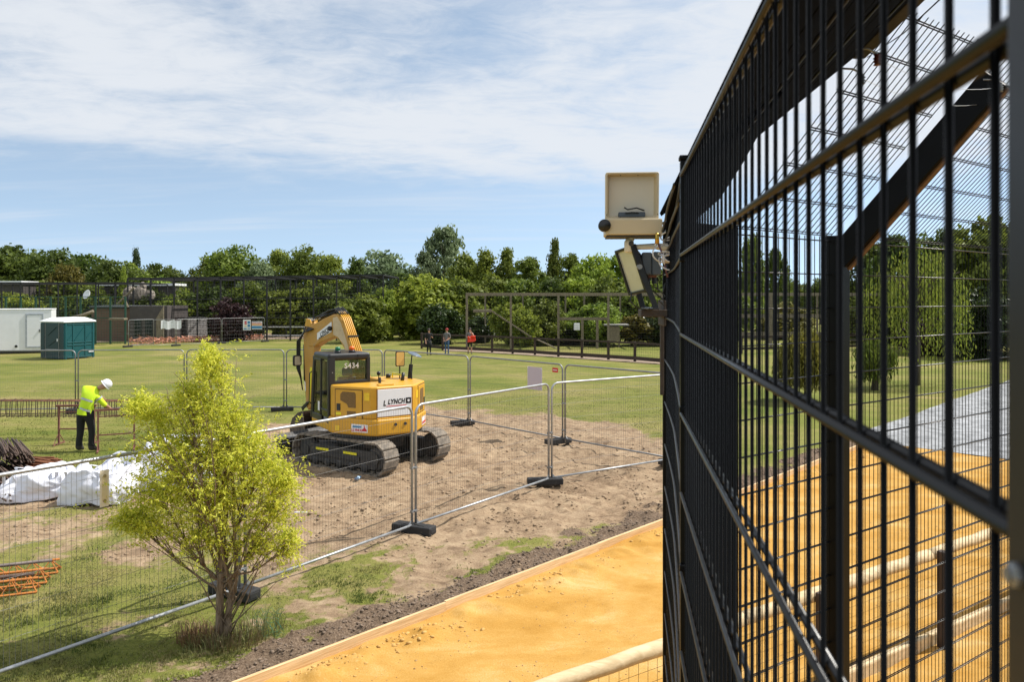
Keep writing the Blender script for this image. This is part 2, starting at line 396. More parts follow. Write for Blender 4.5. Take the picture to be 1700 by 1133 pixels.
def soil_field(X, Y):
    w = fbm(X * .9, Y * .9, 4) - .5; f = fbm(X * 4.1 + 7, Y * 4.1, 3) - .5
    a = np.clip(.5 + (poly_sd(X, Y, SOIL_CORE) + w * 2.2) / 1.1, 0, 1)
    b = np.clip(.60 + poly_sd(X, Y, SOIL_WORN) / 1.2, 0, .62) + w * 1.5 + f * .5
    c = np.clip(.44 + poly_sd(X, Y, SOIL_THIN) / .8, 0, .45) + w * 1.5 + f * 1.2 + (fbm(X * 8.3 + 2, Y * 8.3, 2) - .5) * .6
    b = np.where(poly_sd(X, Y, SOIL_WORN) > -.8, b, 0); c = np.where(poly_sd(X, Y, SOIL_THIN) > -.6, c, 0)
    g = fbm(X * 8.3 + 2, Y * 8.3, 2) - .5; dn = .20 + w * .95 + f * .9 + g * .45
    near = np.where(Y < 13, dn, 0) + np.where(poly_sd(X, Y, SOIL_TRACK) > 0, 1.0, 0)
    return np.clip(np.maximum(np.maximum(a + f * .25 * (a > .05), b), np.maximum(c, near)), 0, 1)
def mulch_field(X, Y):
    s, t = st(X, Y); e = (fbm(X * 2.3, Y * 2.3, 3) - .5) * .9
    return np.clip((t + .86 + e * 1.1) / .30, 0, 1) * (s > -6) * (s < 22) * (t < .3)
def track_ruts(X, Y):
    """shallow ribbed wheel and track marks left across the bare soil"""
    z = 0
    for ax, ay, ang in ((1.2, 15.6, -38), (2.3, 17.0, -30), (-.6, 13.6, 28), (.5, 19.0, 12)):
        c, s_ = math.cos(R(ang)), math.sin(R(ang)); u = (X - ax) * c + (Y - ay) * s_; v = -(X - ax) * s_ + (Y - ay) * c + .25 * np.sin(u * .5)
        for o in (-.55, .55): z = z - .045 * np.exp(-((v - o) / .17) ** 2) * (1 + .5 * np.sin(u * 22)) * np.exp(-(u / 3.6) ** 4)
    return z
def height_field(X, Y):
    so, mu = soil_field(X, Y), mulch_field(X, Y); s, t = st(X, Y)
    z = so * ((fbm(X * 5.3, Y * 5.3, 5) - .5) * .15 + (fbm(X * 1.2, Y * 1.2, 3) - .5) * .06 + track_ruts(X, Y) + (np.abs(fbm(X * 1.3 + 4, Y * 1.3, 3) - .5)) * .10 - .03)
    z = z + mu * ((fbm(X * 5, Y * 5, 4) - .42) * .20 + .01)
    z = z + (1 - so) * (1 - mu) * (fbm(X * 2, Y * 2, 3) - .5) * .05
    z = np.where((Y > 30) | (np.abs(X) > 17), 0, z)
    return np.where((t > -.06) & (t < 12) & (s < 18), np.minimum(z, -.08), np.where(t >= -.14, np.minimum(z, .04), z))

def axis(parts):
    a = np.concatenate([np.arange(p[0], p[1], p[2]) for p in parts] + [[parts[-1][1]]]); return a
gx = axis([(-900, -100, 100), (-100, -20, 8), (-20, -9, .25), (-9, 7, .075), (7, 20, .5), (20, 100, 8), (100, 900, 100)])
gy = axis([(-60, 3, 9), (3, 6.5, .2), (6.5, 17, .075), (17, 27, .14), (27, 60, 1.5), (60, 200, 14), (200, 1500, 130)])
GX, GY = np.meshgrid(gx, gy); GZ = height_field(GX, GY)
nx, ny = len(gx), len(gy)
ii = (np.arange(ny - 1)[:, None] * nx + np.arange(nx - 1)[None]).ravel()
gm = bpy.data.materials.new('lawn_and_soil'); gm.use_nodes = True
def build_ground_mat(m):
    nt = m.node_tree; b = nt.nodes['Principled BSDF']; b.inputs['Roughness'].default_value = .95; b.inputs['Specular IOR Level'].default_value = .15
    tc = nt.nodes.new('ShaderNodeTexCoord')
    def ns(scale, det=6, rough=.6, sc=(1, 1, 1), dist=0):
        mp = nt.nodes.new('ShaderNodeMapping'); mp.inputs['Scale'].default_value = sc; nt.links.new(tc.outputs['Object'], mp.inputs[0])
        n = nt.nodes.new('ShaderNodeTexNoise'); n.inputs['Scale'].default_value = scale; n.inputs['Detail'].default_value = det
        n.inputs['Roughness'].default_value = rough; n.inputs['Distortion'].default_value = dist; nt.links.new(mp.outputs[0], n.inputs['Vector']); return n.outputs['Fac']
    def ramp(src, *st):
        r = nt.nodes.new('ShaderNodeValToRGB'); cr = r.color_ramp
        while len(cr.elements) < len(st): cr.elements.new(.5)
        for e, (p, c) in zip(cr.elements, st): e.position = p; e.color = (*c, 1)
        nt.links.new(src, r.inputs[0]); return r.outputs[0]
    def mix(f, a, c):
        x = nt.nodes.new('ShaderNodeMix'); x.data_type = 'RGBA'; nt.links.new(f, x.inputs[0]); nt.links.new(a, x.inputs[6]); nt.links.new(c, x.inputs[7]); return x.outputs[2]
    def mth(op, a, c, cl=False):
        x = nt.nodes.new('ShaderNodeMath'); x.operation = op; x.use_clamp = cl
        for i, v in enumerate((a, c)):
            if isinstance(v, (int, float)): x.inputs[i].default_value = v
            else: nt.links.new(v, x.inputs[i])
        return x.outputs[0]
    def mr(src, a, c):
        x = nt.nodes.new('ShaderNodeMapRange'); x.inputs[1].default_value = a; x.inputs[2].default_value = c; nt.links.new(src, x.inputs[0]); return x.outputs[0]
    at = nt.nodes.new('ShaderNodeAttribute'); at.attribute_name = 'soil'
    am = nt.nodes.new('ShaderNodeAttribute'); am.attribute_name = 'mulch'
    # lawn: lush, tired and straw-dry grass in drifts
    drift = mth('ADD', mth('MULTIPLY', ns(.16, 5, .6, (1, 1.6, 1)), .62), mth('MULTIPLY', ns(1.1, 6, .65, (.6, 1.7, 1)), .40))
    blade = ns(26, 6, .75, (1, .8, 1)); blade2 = ns(120, 4, .8)
    lawn = ramp(drift, (.36, (.120, .152, .024)), (.47, (.195, .202, .044)), (.56, (.27, .243, .078)), (.68, (.37, .295, .14)))
    dark = ramp(drift, (.34, (.072, .105, .014)), (.52, (.13, .142, .030)), (.72, (.23, .18, .07)))
    gcol = mix(mr(mth('ADD', mth('MULTIPLY', blade, .6), mth('MULTIPLY', blade2, .4)), .42, .58), dark, lawn)
    s1 = ns(3.4, 8, .66, (1, 1.3, 1), .6); s2 = ns(30, 6, .7)
    soil = ramp(mth('ADD', mth('MULTIPLY', s1, .50), mth('ADD', mth('MULTIPLY', s2, .26), mth('MULTIPLY', ns(.75, 5, .6, (1, 1.5, 1), .8), .26))), (.32, (.075, .049, .031)), (.41, (.175, .118, .074)), (.49, (.285, .200, .126)), (.61, (.42, .312, .202)))
    mul = ramp(ns(40, 8, .75), (.36, (.075, .050, .034)), (.52, (.17, .12, .082)), (.66, (.32, .24, .17)))
    edge = mth('ADD', at.outputs['Fac'], mth('MULTIPLY', mth('SUBTRACT', ns(9, 7, .7), .5), 1.1))
    c = mix(mr(edge, .38, .62), gcol, soil)
    c = mix(mr(mth('ADD', am.outputs['Fac'], mth('MULTIPLY', mth('SUBTRACT', ns(12, 6, .7), .5), .8)), .35, .62), c, mul)
    nt.links.new(c, b.inputs['Base Color'])
    bp = nt.nodes.new('ShaderNodeBump'); bp.inputs['Strength'].default_value = .75; bp.inputs['Distance'].default_value = .035
    nt.links.new(mth('ADD', mth('MULTIPLY', blade, .6), mth('ADD', mth('MULTIPLY', blade2, .3), mth('MULTIPLY', ns(7, 6, .7), .6))), bp.inputs['Height'])
    nt.links.new(bp.outputs[0], b.inputs['Normal'])
build_ground_mat(gm)
gme = np_mesh('ground', np.stack([GX.ravel(), GY.ravel(), GZ.ravel()], 1), np.stack([ii, ii + 1, ii + nx + 1, ii + nx], 1), gm, smooth=True)
for nm, fld in (('soil', soil_field), ('mulch', mulch_field)):
    a = gme.attributes.new(nm, 'FLOAT', 'POINT'); a.data.foreach_set('value', fld(GX, GY).ravel().astype(np.float32))
tag(obj('ground', gme), kind='structure')

# orange sand path and the grey gravel it runs into
def strip(name, s0, s1, t0, t1, ds, zf, material, cut=None):
    sa, ta = np.arange(s0, s1 + ds / 2, ds), np.arange(t0, t1 + ds / 2, ds)
    SS, TT = np.meshgrid(sa, ta); X = B0.x + EV.x * SS + NV.x * TT; Y = B0.y + EV.y * SS + NV.y * TT
    Z = zf(X, Y, SS, TT); n = len(sa)
    i2 = (np.arange(len(ta) - 1)[:, None] * n + np.arange(n - 1)[None]).ravel()
    me = np_mesh(name, np.stack([X.ravel(), Y.ravel(), Z.ravel()], 1), np.stack([i2, i2 + n, i2 + n + 1, i2 + 1], 1), material, smooth=True)
    return tag(obj(name, me), kind='structure')
def sand_mat():
    m = bpy.data.materials.new('orange_sand'); m.use_nodes = True; nt = m.node_tree; b = nt.nodes['Principled BSDF']
    b.inputs['Roughness'].default_value = .95; b.inputs['Specular IOR Level'].default_value = .1
    tc = nt.nodes.new('ShaderNodeTexCoord'); mp = nt.nodes.new('ShaderNodeMapping'); mp.inputs['Rotation'].default_value = (0, 0, -R(45.8)); mp.inputs['Scale'].default_value = (.6, 1.2, 1)
    nt.links.new(tc.outputs['Object'], mp.inputs[0])
    n1 = nt.nodes.new('ShaderNodeTexNoise'); n1.inputs['Scale'].default_value = 1.3; n1.inputs['Detail'].default_value = 9; n1.inputs['Roughness'].default_value = .62; n1.inputs['Distortion'].default_value = .5
    nt.links.new(mp.outputs[0], n1.inputs['Vector'])
    n2 = nt.nodes.new('ShaderNodeTexNoise'); n2.inputs['Scale'].default_value = 60; n2.inputs['Detail'].default_value = 6; n2.inputs['Roughness'].default_value = .75
    nt.links.new(tc.outputs['Object'], n2.inputs['Vector'])
    r = nt.nodes.new('ShaderNodeValToRGB'); cr = r.color_ramp
    for _ in range(2): cr.elements.new(.5)
    for e, (p, c) in zip(cr.elements, ((.32, (.33, .162, .032)), (.44, (.425, .225, .048)), (.54, (.495, .285, .078)), (.68, (.60, .41, .18)))): e.position = p; e.color = (*c, 1)
    ad = nt.nodes.new('ShaderNodeMath'); ad.operation = 'MULTIPLY_ADD'; ad.inputs[1].default_value = .40
    nt.links.new(n2.outputs['Fac'], ad.inputs[0])
    sc = nt.nodes.new('ShaderNodeMath'); sc.operation = 'MULTIPLY'; sc.inputs[1].default_value = .62; nt.links.new(n1.outputs['Fac'], sc.inputs[0]); nt.links.new(sc.outputs[0], ad.inputs[2])
    nt.links.new(ad.outputs[0], r.inputs[0]); nt.links.new(r.outputs[0], b.inputs['Base Color'])
    bp = nt.nodes.new('ShaderNodeBump'); bp.inputs['Strength'].default_value = .45; bp.inputs['Distance'].default_value = .02
    nt.links.new(ad.outputs[0], bp.inputs['Height']); nt.links.new(bp.outputs[0], b.inputs['Normal'])
    return m
sand_m = sand_mat()
FOOT = []
_rf = random.Random(9)
for tr in range(5):
    s0, t0, dr = _rf.uniform(-4, 6), _rf.uniform(.8, 3.2), _rf.uniform(-.12, .12)
    for k in range(11): FOOT.append((s0 + k * .62, t0 + dr * k + (.09 if k % 2 else -.09) + _rf.uniform(-.04, .04), dr))
def footprints(s, t):
    z = 0
    for a, b, dr in FOOT:
        u, v = (s - a) - 0, (t - b) - dr * (s - a); q = (u / .14) ** 2 + (v / .055) ** 2
        z = z - .020 * np.exp(-q ** 2) + .009 * np.exp(-((q - 1.6) / .7) ** 2)
    return z
def sand_z(X, Y, s, t):
    edge = np.exp(-((t - .32) / .22) ** 2)
    rough = np.clip((t - 4.6 + (s - 5) * -.16) / .8, 0, 1)
    return .02 + (fbm(X * .8, Y * .8, 3) - .5) * .035 + (fbm(X * 7, Y * 7, 4) - .5) * .022 + edge * np.clip(fbm(X * 3.2, Y * 3.2, 5) - .42, 0, 1) * .34 + rough * ((fbm(X * 6, Y * 6, 5) - .5) * .12 + .01) + (np.abs(fbm(s * .35, t * 5, 3) - .5) - .1) * .02 + footprints(s, t)
strip('sand_path', -7, 17.3, .012, 13, .06, sand_z, sand_m)
gravel = mat('grey_gravel', (.13, .135, .14), .95, 0, .2, 3, .7, col2=(.42, .43, .445), bscale=40)
strip('gravel_path', 17.1, 48, -.6, 12, .4, lambda X, Y, s, t: .035 + .08 * np.clip((s - 17.2) / 1.5, 0, 1) + (fbm(X, Y, 4) - .5) * .09 * np.clip((s - 17.2), 0, 1), gravel)

# timber edging of the path: boards end to end on edge
edging = empty('path_edging', from_st(0, 0), 0, 'long line of new sawn boards edging the orange sand path', 'timber edging')
s = -6.6
while s < 17:
    L = 3.0 if s < 20 else 4.0
    b_ = MB().box((0, 0, 0), (L - .012, .038, .15)).build('board', plank_m, edging, bevel=.004)
    b_.location = EV * (s + L / 2) + Vector((0, 0, .055 + random.uniform(-.008, .008))); b_.rotation_euler = (R(random.uniform(-4, 4)), 0, math.atan2(EV.y, EV.x) + R(random.uniform(-.4, .4)))
    s += L

# ------------------------------------------------------------------ grass blades, clods
def img_xy(n, px0, px1, py0, py1, near_bias=1.0):
    d = (py0 - 495) + (py1 - py0) * rng.random(n) ** near_bias
    px = px0 + (px1 - px0) * rng.random(n)
    return (px - 850) / d * H, F * H / d
lawn_blade = leafmat('lawn_blades', (.070, .110, .014), (.31, .265, .11), .3, .6, 0)
X, Y = img_xy(420000, -60, 1130, 640, 1240, .9)
s_, t_ = st(X, Y); so = soil_field(X, Y); mu = mulch_field(X, Y)
clump = fbm(X * 3.3 + 3, Y * 3.3, 3)
p = np.clip(1.0 - so * 1.65, 0, 1) * (1 - mu) * np.clip((clump - .30) * 3.2, .05, 1)
keep = (rng.random(len(X)) < p) & (t_ < -.08)
X, Y, so = X[keep], Y[keep], so[keep]; n = len(X); Z = height_field(X, Y)
h = (.010 + .020 * rng.random(n)) * (1 + .7 * (fbm(X * 1.7, Y * 1.7, 2) > .56))
a = rng.random(n) * 2 * np.pi; lean = rng.random(n) * .03
w = np.where(Y > 13, .010, .0055)
base = np.stack([X, Y, Z - .004], 1); sd = np.stack([np.cos(a), np.sin(a), 0 * a], 1) * w[:, None]
tip = base + np.stack([np.cos(a + 1.3) * lean, np.sin(a + 1.3) * lean, h], 1)
tint = np.clip((fbm(X * 1.1 + 11, Y * 1.7, 4) - .35) * 2.1 + rng.normal(0, .16, n) + so * .5, 0, 1)
tag(obj('grass', np_mesh('grass', np.stack([base - sd, base + sd, tip], 1).reshape(-1, 3), np.arange(3 * n).reshape(n, 3), lawn_blade, np.repeat(tint, 3))), kind='stuff')

def lumps(name, X, Y, Z, size, material, flat=.6):
    ico = bmesh.new(); bmesh.ops.create_icosphere(ico, subdivisions=1, radius=1)
    bv = np.array([v.co[:] for v in ico.verts]); bf = np.array([[v.index for v in f.verts] for f in ico.faces]); ico.free()
    n = len(X); a = rng.random(n) * 6.28
    V = bv[None] * (1 + rng.normal(0, .22, (n, len(bv), 1))) * size[:, None, None] * np.stack([1 + .4 * rng.random(n), .7 + .4 * rng.random(n), np.full(n, flat)], 1)[:, None]
    ca, sa = np.cos(a)[:, None], np.sin(a)[:, None]
    V = np.stack([V[..., 0] * ca - V[..., 1] * sa + X[:, None], V[..., 0] * sa + V[..., 1] * ca + Y[:, None], V[..., 2] + Z[:, None]], 2)
    fcs = (bf[None] + (np.arange(n) * len(bv))[:, None, None]).reshape(-1, 3)
    return tag(obj(name, np_mesh(name, V.reshape(-1, 3), fcs, material)), kind='stuff')
clod_m = mat('dry_clods', (.20, .14, .09), .95, 0, .3, 5, .3, col2=(.38, .27, .17))
mulch_m = mat('dark_crumbled_soil', (.09, .062, .043), .95, 0, .3, 7, .3, col2=(.27, .20, .145))
sandlump_m = mat('orange_sand_lumps', (.47, .25, .06), .95, 0, .2, 7, .3, col2=(.60, .38, .13))
X, Y = img_xy(26000, -60, 1130, 690, 960); so = soil_field(X, Y); s_, t_ = st(X, Y)
k = (rng.random(len(X)) < so ** 2 * np.clip((fbm(X * 2, Y * 2, 3) - .42) * 4, .05, 1)) & (t_ < -.2)
X, Y = X[k], Y[k]; lumps('soil_clods', X, Y, height_field(X, Y), .008 + .03 * rng.random(len(X)) ** 3, clod_m)
s_ = -6 + 22 * rng.random(9000); t_ = -.75 + .72 * rng.random(9000)
X, Y = B0.x + EV.x * s_ + NV.x * t_, B0.y + EV.y * s_ + NV.y * t_
lumps('bed_soil_crumbs', X, Y, height_field(X, Y), .005 + .022 * rng.random(len(X)) ** 3, mulch_m)
s_ = -6 + 22 * rng.random(2600); t_ = .1 + np.abs(rng.normal(0, .28, 2600))
X, Y = B0.x + EV.x * s_ + NV.x * t_, B0.y + EV.y * s_ + NV.y * t_
k = fbm(X * 2.2, Y * 2.2, 3) > .5; X, Y, s_, t_ = X[k], Y[k], s_[k], t_[k]
X2, Y2, S2, T2 = X, Y, s_, t_
s_ = -6 + 17 * rng.random(16000); t_ = .1 + 6.5 * rng.random(16000)
X, Y = B0.x + EV.x * s_ + NV.x * t_, B0.y + EV.y * s_ + NV.y * t_
k = rng.random(16000) < np.clip((fbm(X * 1.1, Y * 1.1, 3) - .38) * 4, .04, 1); X, Y, s_, t_ = X[k], Y[k], s_[k], t_[k]
lumps('sand_grit', X, Y, sand_z(X, Y, s_, t_), .003 + .010 * rng.random(len(X)) ** 4, mat('mixed_grit', (.25, .13, .04), .95, 0, .3, 9, .2, col2=(.55, .36, .16)))
X, Y, s_, t_ = X2, Y2, S2, T2
lumps('sand_crumbs', X, Y, sand_z(X, Y, s_, t_), .006 + .026 * rng.random(len(X)) ** 3, sandlump_m)

# ------------------------------------------------------------------ log rail along the inner side of the path
LR0 = P(930, 1133, 5.49); LR0.z = 0
L1 = Vector((3.34, 7.415, 0)); L2 = Vector((5.74, 8.97, 0))
ld = (L2 - L1).normalized()
rail = empty('log_rail', L1, 0, 'peeled log rail on posts with wire netting beside the orange sand', 'rail fence')
def lr(u, z, off=0): return ld * u + Vector((ld.y, -ld.x, 0)) * off + Vector((0, 0, z))
u = -7.6
rnd = random.Random(5)
while u < 9:
    n_ = 12; pts = [lr(u + .01 + 3.0 * i / n_, 1.0 + rnd.uniform(-.006, .006)) for i in range(n_ + 1)]
    MB().tube(pts, [.062 + rnd.uniform(-.003, .003) for _ in pts], 12).build('log', log_m, rail, smooth=True)
    MB().beam(lr(u, .07), lr(u + 2.99, .07), .075, .16).build('kick_board', log_m, rail, bevel=.02)
    u += 3.0
for u in (-5.65, -3.85, -2.05, -.62, 1.5, 3.3, 5.1):
    MB().beam(lr(u, 0, .11), lr(u, 1.06, .11), .09, .09, up=ld).build('post', dark_wood, rail, bevel=.006)
nb = MB()
u = -7.6
while u < 8.5: nb.tube([lr(u, .12), lr(u, .97)], .0016, 4, False); u += .10
for z in np.arange(.15, .97, .1): nb.tube([lr(-7.6, z), lr(8.5, z)], .0016, 4, False)
tag(nb.build('netting', black, rail), kind='stuff')

# ------------------------------------------------------------------ black twin-wire fence beside the camera
def fence_xy(Y): return .166 + .1424 * Y
FA = Vector((fence_xy(.302), .302, 0)); FB = Vector((.442, 1.94, 0)); fd = (FB - FA).normalized(); fn_ = Vector((fd.y, -fd.x, 0))  # fn_ points into the pen
ROWS = [H + .316 - .205 * k for k in range(21)]
v_me = MB().tube([(0, 0, .05), (0, 0, H + .338)], .0023, 10).mesh('vertical_wire', black, True)
Lp = (FB - FA).length
h_me = MB().tube([(0, 0, 0), (Lp, 0, 0)], .0041, 10).mesh('horizontal_wire', black_h, True)
panel = empty('mesh_fence_panel', FA, math.atan2(fd.y, fd.x), 'tall black twin-wire mesh panel close beside the camera, nearly edge on', 'fence panel')
yy = .3013 * 1250 / 1133; u = ((yy - FA.y) / fd.y)
us = []
while u < Lp - .02: us.append(u); u += .0472
us = [us[0] - .0472 * k for k in range(1, 3) if us[0] - .0472 * k > .005][::-1] + us
for u in us: obj('vertical_wire', v_me, panel, (u, 0, 0))
for z in ROWS:
    for side in (-1, 1): obj('horizontal_wire', h_me, panel, (0, side * .0068, z))
# posts
def post(name, p, w, d, z0, z1, label, m=black, rz=None, cat='fence post', group=None):
    e = empty(name, (p[0], p[1], z0), math.atan2(fd.y, fd.x) if rz is None else rz, label, cat, group)
    MB().box((0, 0, (z1 - z0) / 2), (d, w, z1 - z0)).build('shaft', m, e, bevel=.004)
    MB().box((0, 0, z1 - z0 + .006), (d + .006, w + .006, .012)).build('cap', m, e, bevel=.003)
    return e
np_ = post('fence_post', (.2190, .275), .05, .05, 0, H + .62, 'black box post at the right, closest to the camera', m=mat('sky_lit_black_coat', (.009, .0095, .0105), .45, 0, .2, 30, spec=.4), group='posts of the black mesh fence')  # black coat lightened: sky light on its side face is in the colour
for z in (H + .3, H - .107): MB().lathe([(.005, 0), (.005, .002), (.003, .003), (.003, .004)], (0, 0, 0), 8, 'y').build('bolt', galv_dull, np_, loc=(.012, .026, z), smooth=False)
mp_ = post('fence_post', (FB.x + .012, FB.y + .03), .028, .03, 0, H + .36, 'slim black post where the mesh fence bends, right of the radar box', group='posts of the black mesh fence')
for z in ROWS[1::2]: MB().box((-.017, 0, z), (.02, .034, .035)).build('clamp', black, mp_, bevel=.003)
ep_ = post('fence_post', (.752, 3.68), .03, .03, 0, H + .36, 'slim black post carrying the floodlight and radar box at far end of the curved mesh', group='posts of the black mesh fence')

# curved panel beyond the bend
cur = [(.452, 1.98), (.5047, 2.245), (.558, 2.52), (.627, 2.88), (.682, 3.22), (.7455, 3.64)]
cl_ = [Vector((x, y, 0)) for x, y in cur]
seg = [0]
for a, b in zip(cl_, cl_[1:]): seg.append(seg[-1] + (b - a).length)
def along(d):
    for i in range(len(seg) - 1):
        if d <= seg[i + 1] or i == len(seg) - 2:
            return cl_[i].lerp(cl_[i + 1], (d - seg[i]) / (seg[i + 1] - seg[i]))
panel2 = empty('mesh_fence_panel', cl_[0], 0, 'bowed black mesh panel behind the radar box, seen almost edge on', 'fence panel')
d = .02
while d < seg[-1]:
    p_ = along(d) - cl_[0]; obj('vertical_wire', v_me, panel2, (p_.x, p_.y, 0)); d += .048
for z in ROWS:
    for o_ in (-.0068, .0068):
        MB().tube([along(seg[-1] * i / 14) - cl_[0] + Vector((o_, 0, z)) for i in range(15)], .0041, 8).build('horizontal_wire', black_h, panel2, smooth=True)

# solid black end of the pen, and the far mesh side
S0 = Vector((1.21, 4.03, 0)); ud = Vector((.823, .568, 0)); ud.normalize(); un = Vector((ud.y, -ud.x, 0))
ends = empty('boarded_fence_end', (.76, 3.72, 0), 0, 'black boarded end of the pen, behind the dense mesh', 'fence panel')
q0, q1 = Vector((.775, 3.70, 0)), S0 + Vector((-.005, .0, 0)); ed = (q1 - q0); nbd = 5
for i in range(nbd):
    a, b = q0 + ed * (i / nbd), q0 + ed * ((i + 1) / nbd - .008)
    o_ = Vector((.76, 3.72, 0))
    MB().beam((a - o_) + Vector((0, 0, H / 2 + .2)), (b - o_) + Vector((0, 0, H / 2 + .2)), .022, H + .36).build('board', black_rough, ends, bevel=.003)
ztop = H + .352
def fp(t, z, off=0): return S0 + ud * t + un * off + Vector((0, 0, z))
fm = empty('mesh_fence_panel', S0, 0, 'fine black mesh panel beyond the bars, left of the thick post', 'fence panel')
fm2 = empty('mesh_fence_panel', S0 + ud * 1.0, 0, 'fine black mesh panel between the thick post and the nearest post', 'fence panel')
for e, t0, t1 in ((fm, .01, .86), (fm2, .98, 4.6)):
    o_ = e.location; mb = MB(); t = t0
    while t < t1: mb.tube([fp(t, .05) - o_, fp(t, ztop + .012) - o_], .0024, 5, False); t += .0485
    tag(mb.build('vertical_wires', black, e, smooth=True), kind='stuff')
    k = 0
    while True:
        z = ztop - .012 - .2 * k
        if z < .1: break
        for s2 in (-1, 1): MB().tube([fp(t0, z, s2 * .006) - o_, fp(t1, z, s2 * .006) - o_], .0034, 6).build('horizontal_wire', black_h, e, smooth=True)
        k += 1
bp_ = fp(.90, 0)
big = empty('fence_post', bp_, math.atan2(ud.y, ud.x), 'thick black box post beyond the mesh, with a slanting arm', 'fence post', 'posts of the black mesh fence')
MB().box((0, -.01, (ztop + .02) / 2), (.13, .09, ztop + .02)).build('shaft', black, big, bevel=.006)
# arms and overhang, leaning in towards the camera at 45 degrees
arm_l = MB(); arm_l.beam((0, -.03, ztop - .12), (0, -.03 - .86, ztop + .76), .075, .15)
arm_l.build('arm', black, big, bevel=.006)
MB().beam((.0, -.088, ztop - .182), (.0, -.94, ztop + .70), .035, .012, up=(0, 1, 1)).build('arm_lining', wood('brown_lining', (.06, .03, .010), (.13, .065, .022)), big)
OV_R, OV_Z = .86, .88
def ov(t, k, off=0): return fp(t, ztop + .02 + OV_Z * k, OV_R * k)
def overhang(name, t0, t1, step, label):
    e = empty(name, fp(t0, ztop), 0, label, 'fence overhang'); o_ = e.location; mb = MB(); t = t0
    while t < t1: mb.tube([ov(t, 0) - o_, ov(t, 1.03) - o_], .0026, 5, False); t += step
    tag(mb.build('sloping_wires', black, e, smooth=True), kind='stuff')
    for k in (.0, .17, .34, .51, .68, .85, 1.0):
        for s2 in (0, .012): MB().tube([ov(t0, k) + Vector((0, 0, s2)) - o_, ov(t1, k) + Vector((0, 0, s2)) - o_], .0034, 6).build('cross_wire', black, e, smooth=True)
    return e
overhang('mesh_overhang', -.02, .86, .0485, 'sloping black mesh overhang left of the slanting arm, against the sky')
overhang('mesh_overhang', .98, 4.6, .0485, 'sloping black mesh overhang right of the slanting arm, against sky and trees')
# near overhang: black boards and edge beam leaning in over the near fence
no = empty('boarded_overhang', FA + Vector((0, 0, H + .35)), math.atan2(fd.y, fd.x), 'black boarded overhang along the top of the nearest mesh fence', 'fence overhang')
for i in range(6):
    k0, k1 = i / 6, (i + 1) / 6 - .006
    mb = MB(); sl = lambda k, x: Vector((x, -.80 * k - .015, .66 * k + .0))
    mb.add([sl(k0, -.1), sl(k1, -.1), sl(k1, 2.95), sl(k0, 2.95), sl(k0, -.1) + Vector((0, .008, .012)), sl(k1, -.1) + Vector((0, .008, .012)), sl(k1, 2.95) + Vector((0, .008, .012)), sl(k0, 2.95) + Vector((0, .008, .012))],
           ((0, 1, 2, 3), (7, 6, 5, 4), (0, 4, 5, 1), (1, 5, 6, 2), (2, 6, 7, 3), (3, 7, 4, 0)))
    mb.build('board', black_rough, no)
MB().beam(sl(1.0, -.1), sl(1.0, 2.95), .05, .045).build('edge_beam', black, no, bevel=.004)
for k in (.2, .45, .7): MB().tube([sl(k, -.1) + Vector((0, -.012, -.016)), sl(k, 2.0) + Vector((0, -.012, -.016))], .004, 8).build('cross_wire', black, no, smooth=True)
# edge of the overhang past the bend
bo = empty('boarded_overhang', (.46, 2.0, H + .34), 0, 'curled black overhang edge on the bowed mesh, right of the radar box', 'fence overhang')
mb = MB()
for i in range(10):
    a = along(seg[-1] * i / 9); k = i / 9
    for r_, zz_ in ((-.004 - .03 * math.sin(math.pi * min(1, k * 1.1)), -.02), (.03, .0), (.26, .20)):
        mb.v.append(tuple(a + Vector((r_, 0, H + .34 + zz_ - .06 * k * k)) - bo.location))
for i in range(9):
    for j in range(2):
        q = i * 3 + j; mb.f.append((q, q + 1, q + 4, q + 3))
o2 = mb.build('board', black_rough, bo, smooth=True); sm = o2.modifiers.new('thick', 'SOLIDIFY'); sm.thickness = .01
for dz, dx in ((-.03, -.025), (-.075, -.012), (-.12, -.004)):
    MB().tube([along(seg[-1] * i / 14) + Vector((dx - .015 * math.sin(math.pi * i / 14), 0, H + .33 + dz)) - bo.location for i in range(15)], .004, 8).build('edge_wire', black_h, bo, smooth=True)

# electric wires and insulators
def insulator(p, label, m=ceramic):
    e = empty('insulator', p, 0, label, 'insulator')
    MB().lathe([(.008, -.03), (.02, -.028), (.012, -.018), (.022, -.012), (.012, -.004), (.022, .004), (.012, .012), (.018, .02), (.008, .024)], n=12).build('ribbed_body', m, e, smooth=True).scale = (.75, .75, .75)
    MB().tube([(0, 0, .02), (-.03, .01, .04), (-.07, .02, .045)], .004, 6).build('bracket', galv_dull, e, smooth=True)
I1, I2 = P(1457, 98, 2.72), P(1430, 130, 2.95); I3, I4 = P(1660, 145, 3.75), P(1637, 172, 3.95)
insulator(I1, 'brown ribbed insulator hanging from the boarded overhang, upper one')
insulator(I2, 'dark ribbed insulator under the boarded overhang, lower one', mach_black)
insulator(I3, 'pale ribbed insulator past the slanting arm, upper one', galv_dull)
insulator(I4, 'brown ribbed insulator past the slanting arm, lower one')
for a, b, nm in ((I1, I3, 'upper'), (I2, I4, 'lower')):
    w_ = MB().tube([a.lerp(b, i / 10) - Vector((0, 0, .05 * math.sin(math.pi * i / 10))) for i in range(11)], .0011, 5).build('electric_wire', galv, None, smooth=True)
    tag(w_, 'thin %s electric wire strung between two insulators of the overhang' % nm, 'wire')
w_ = MB().tube([P(1440, 95, 3.4), P(1500, 55, 2.6), P(1580, -20, 1.9)], .0022, 5).build('overhead_cable', black, None, smooth=True)
tag(w_, 'single dark cable rising over the mesh overhang into the sky', 'cable')

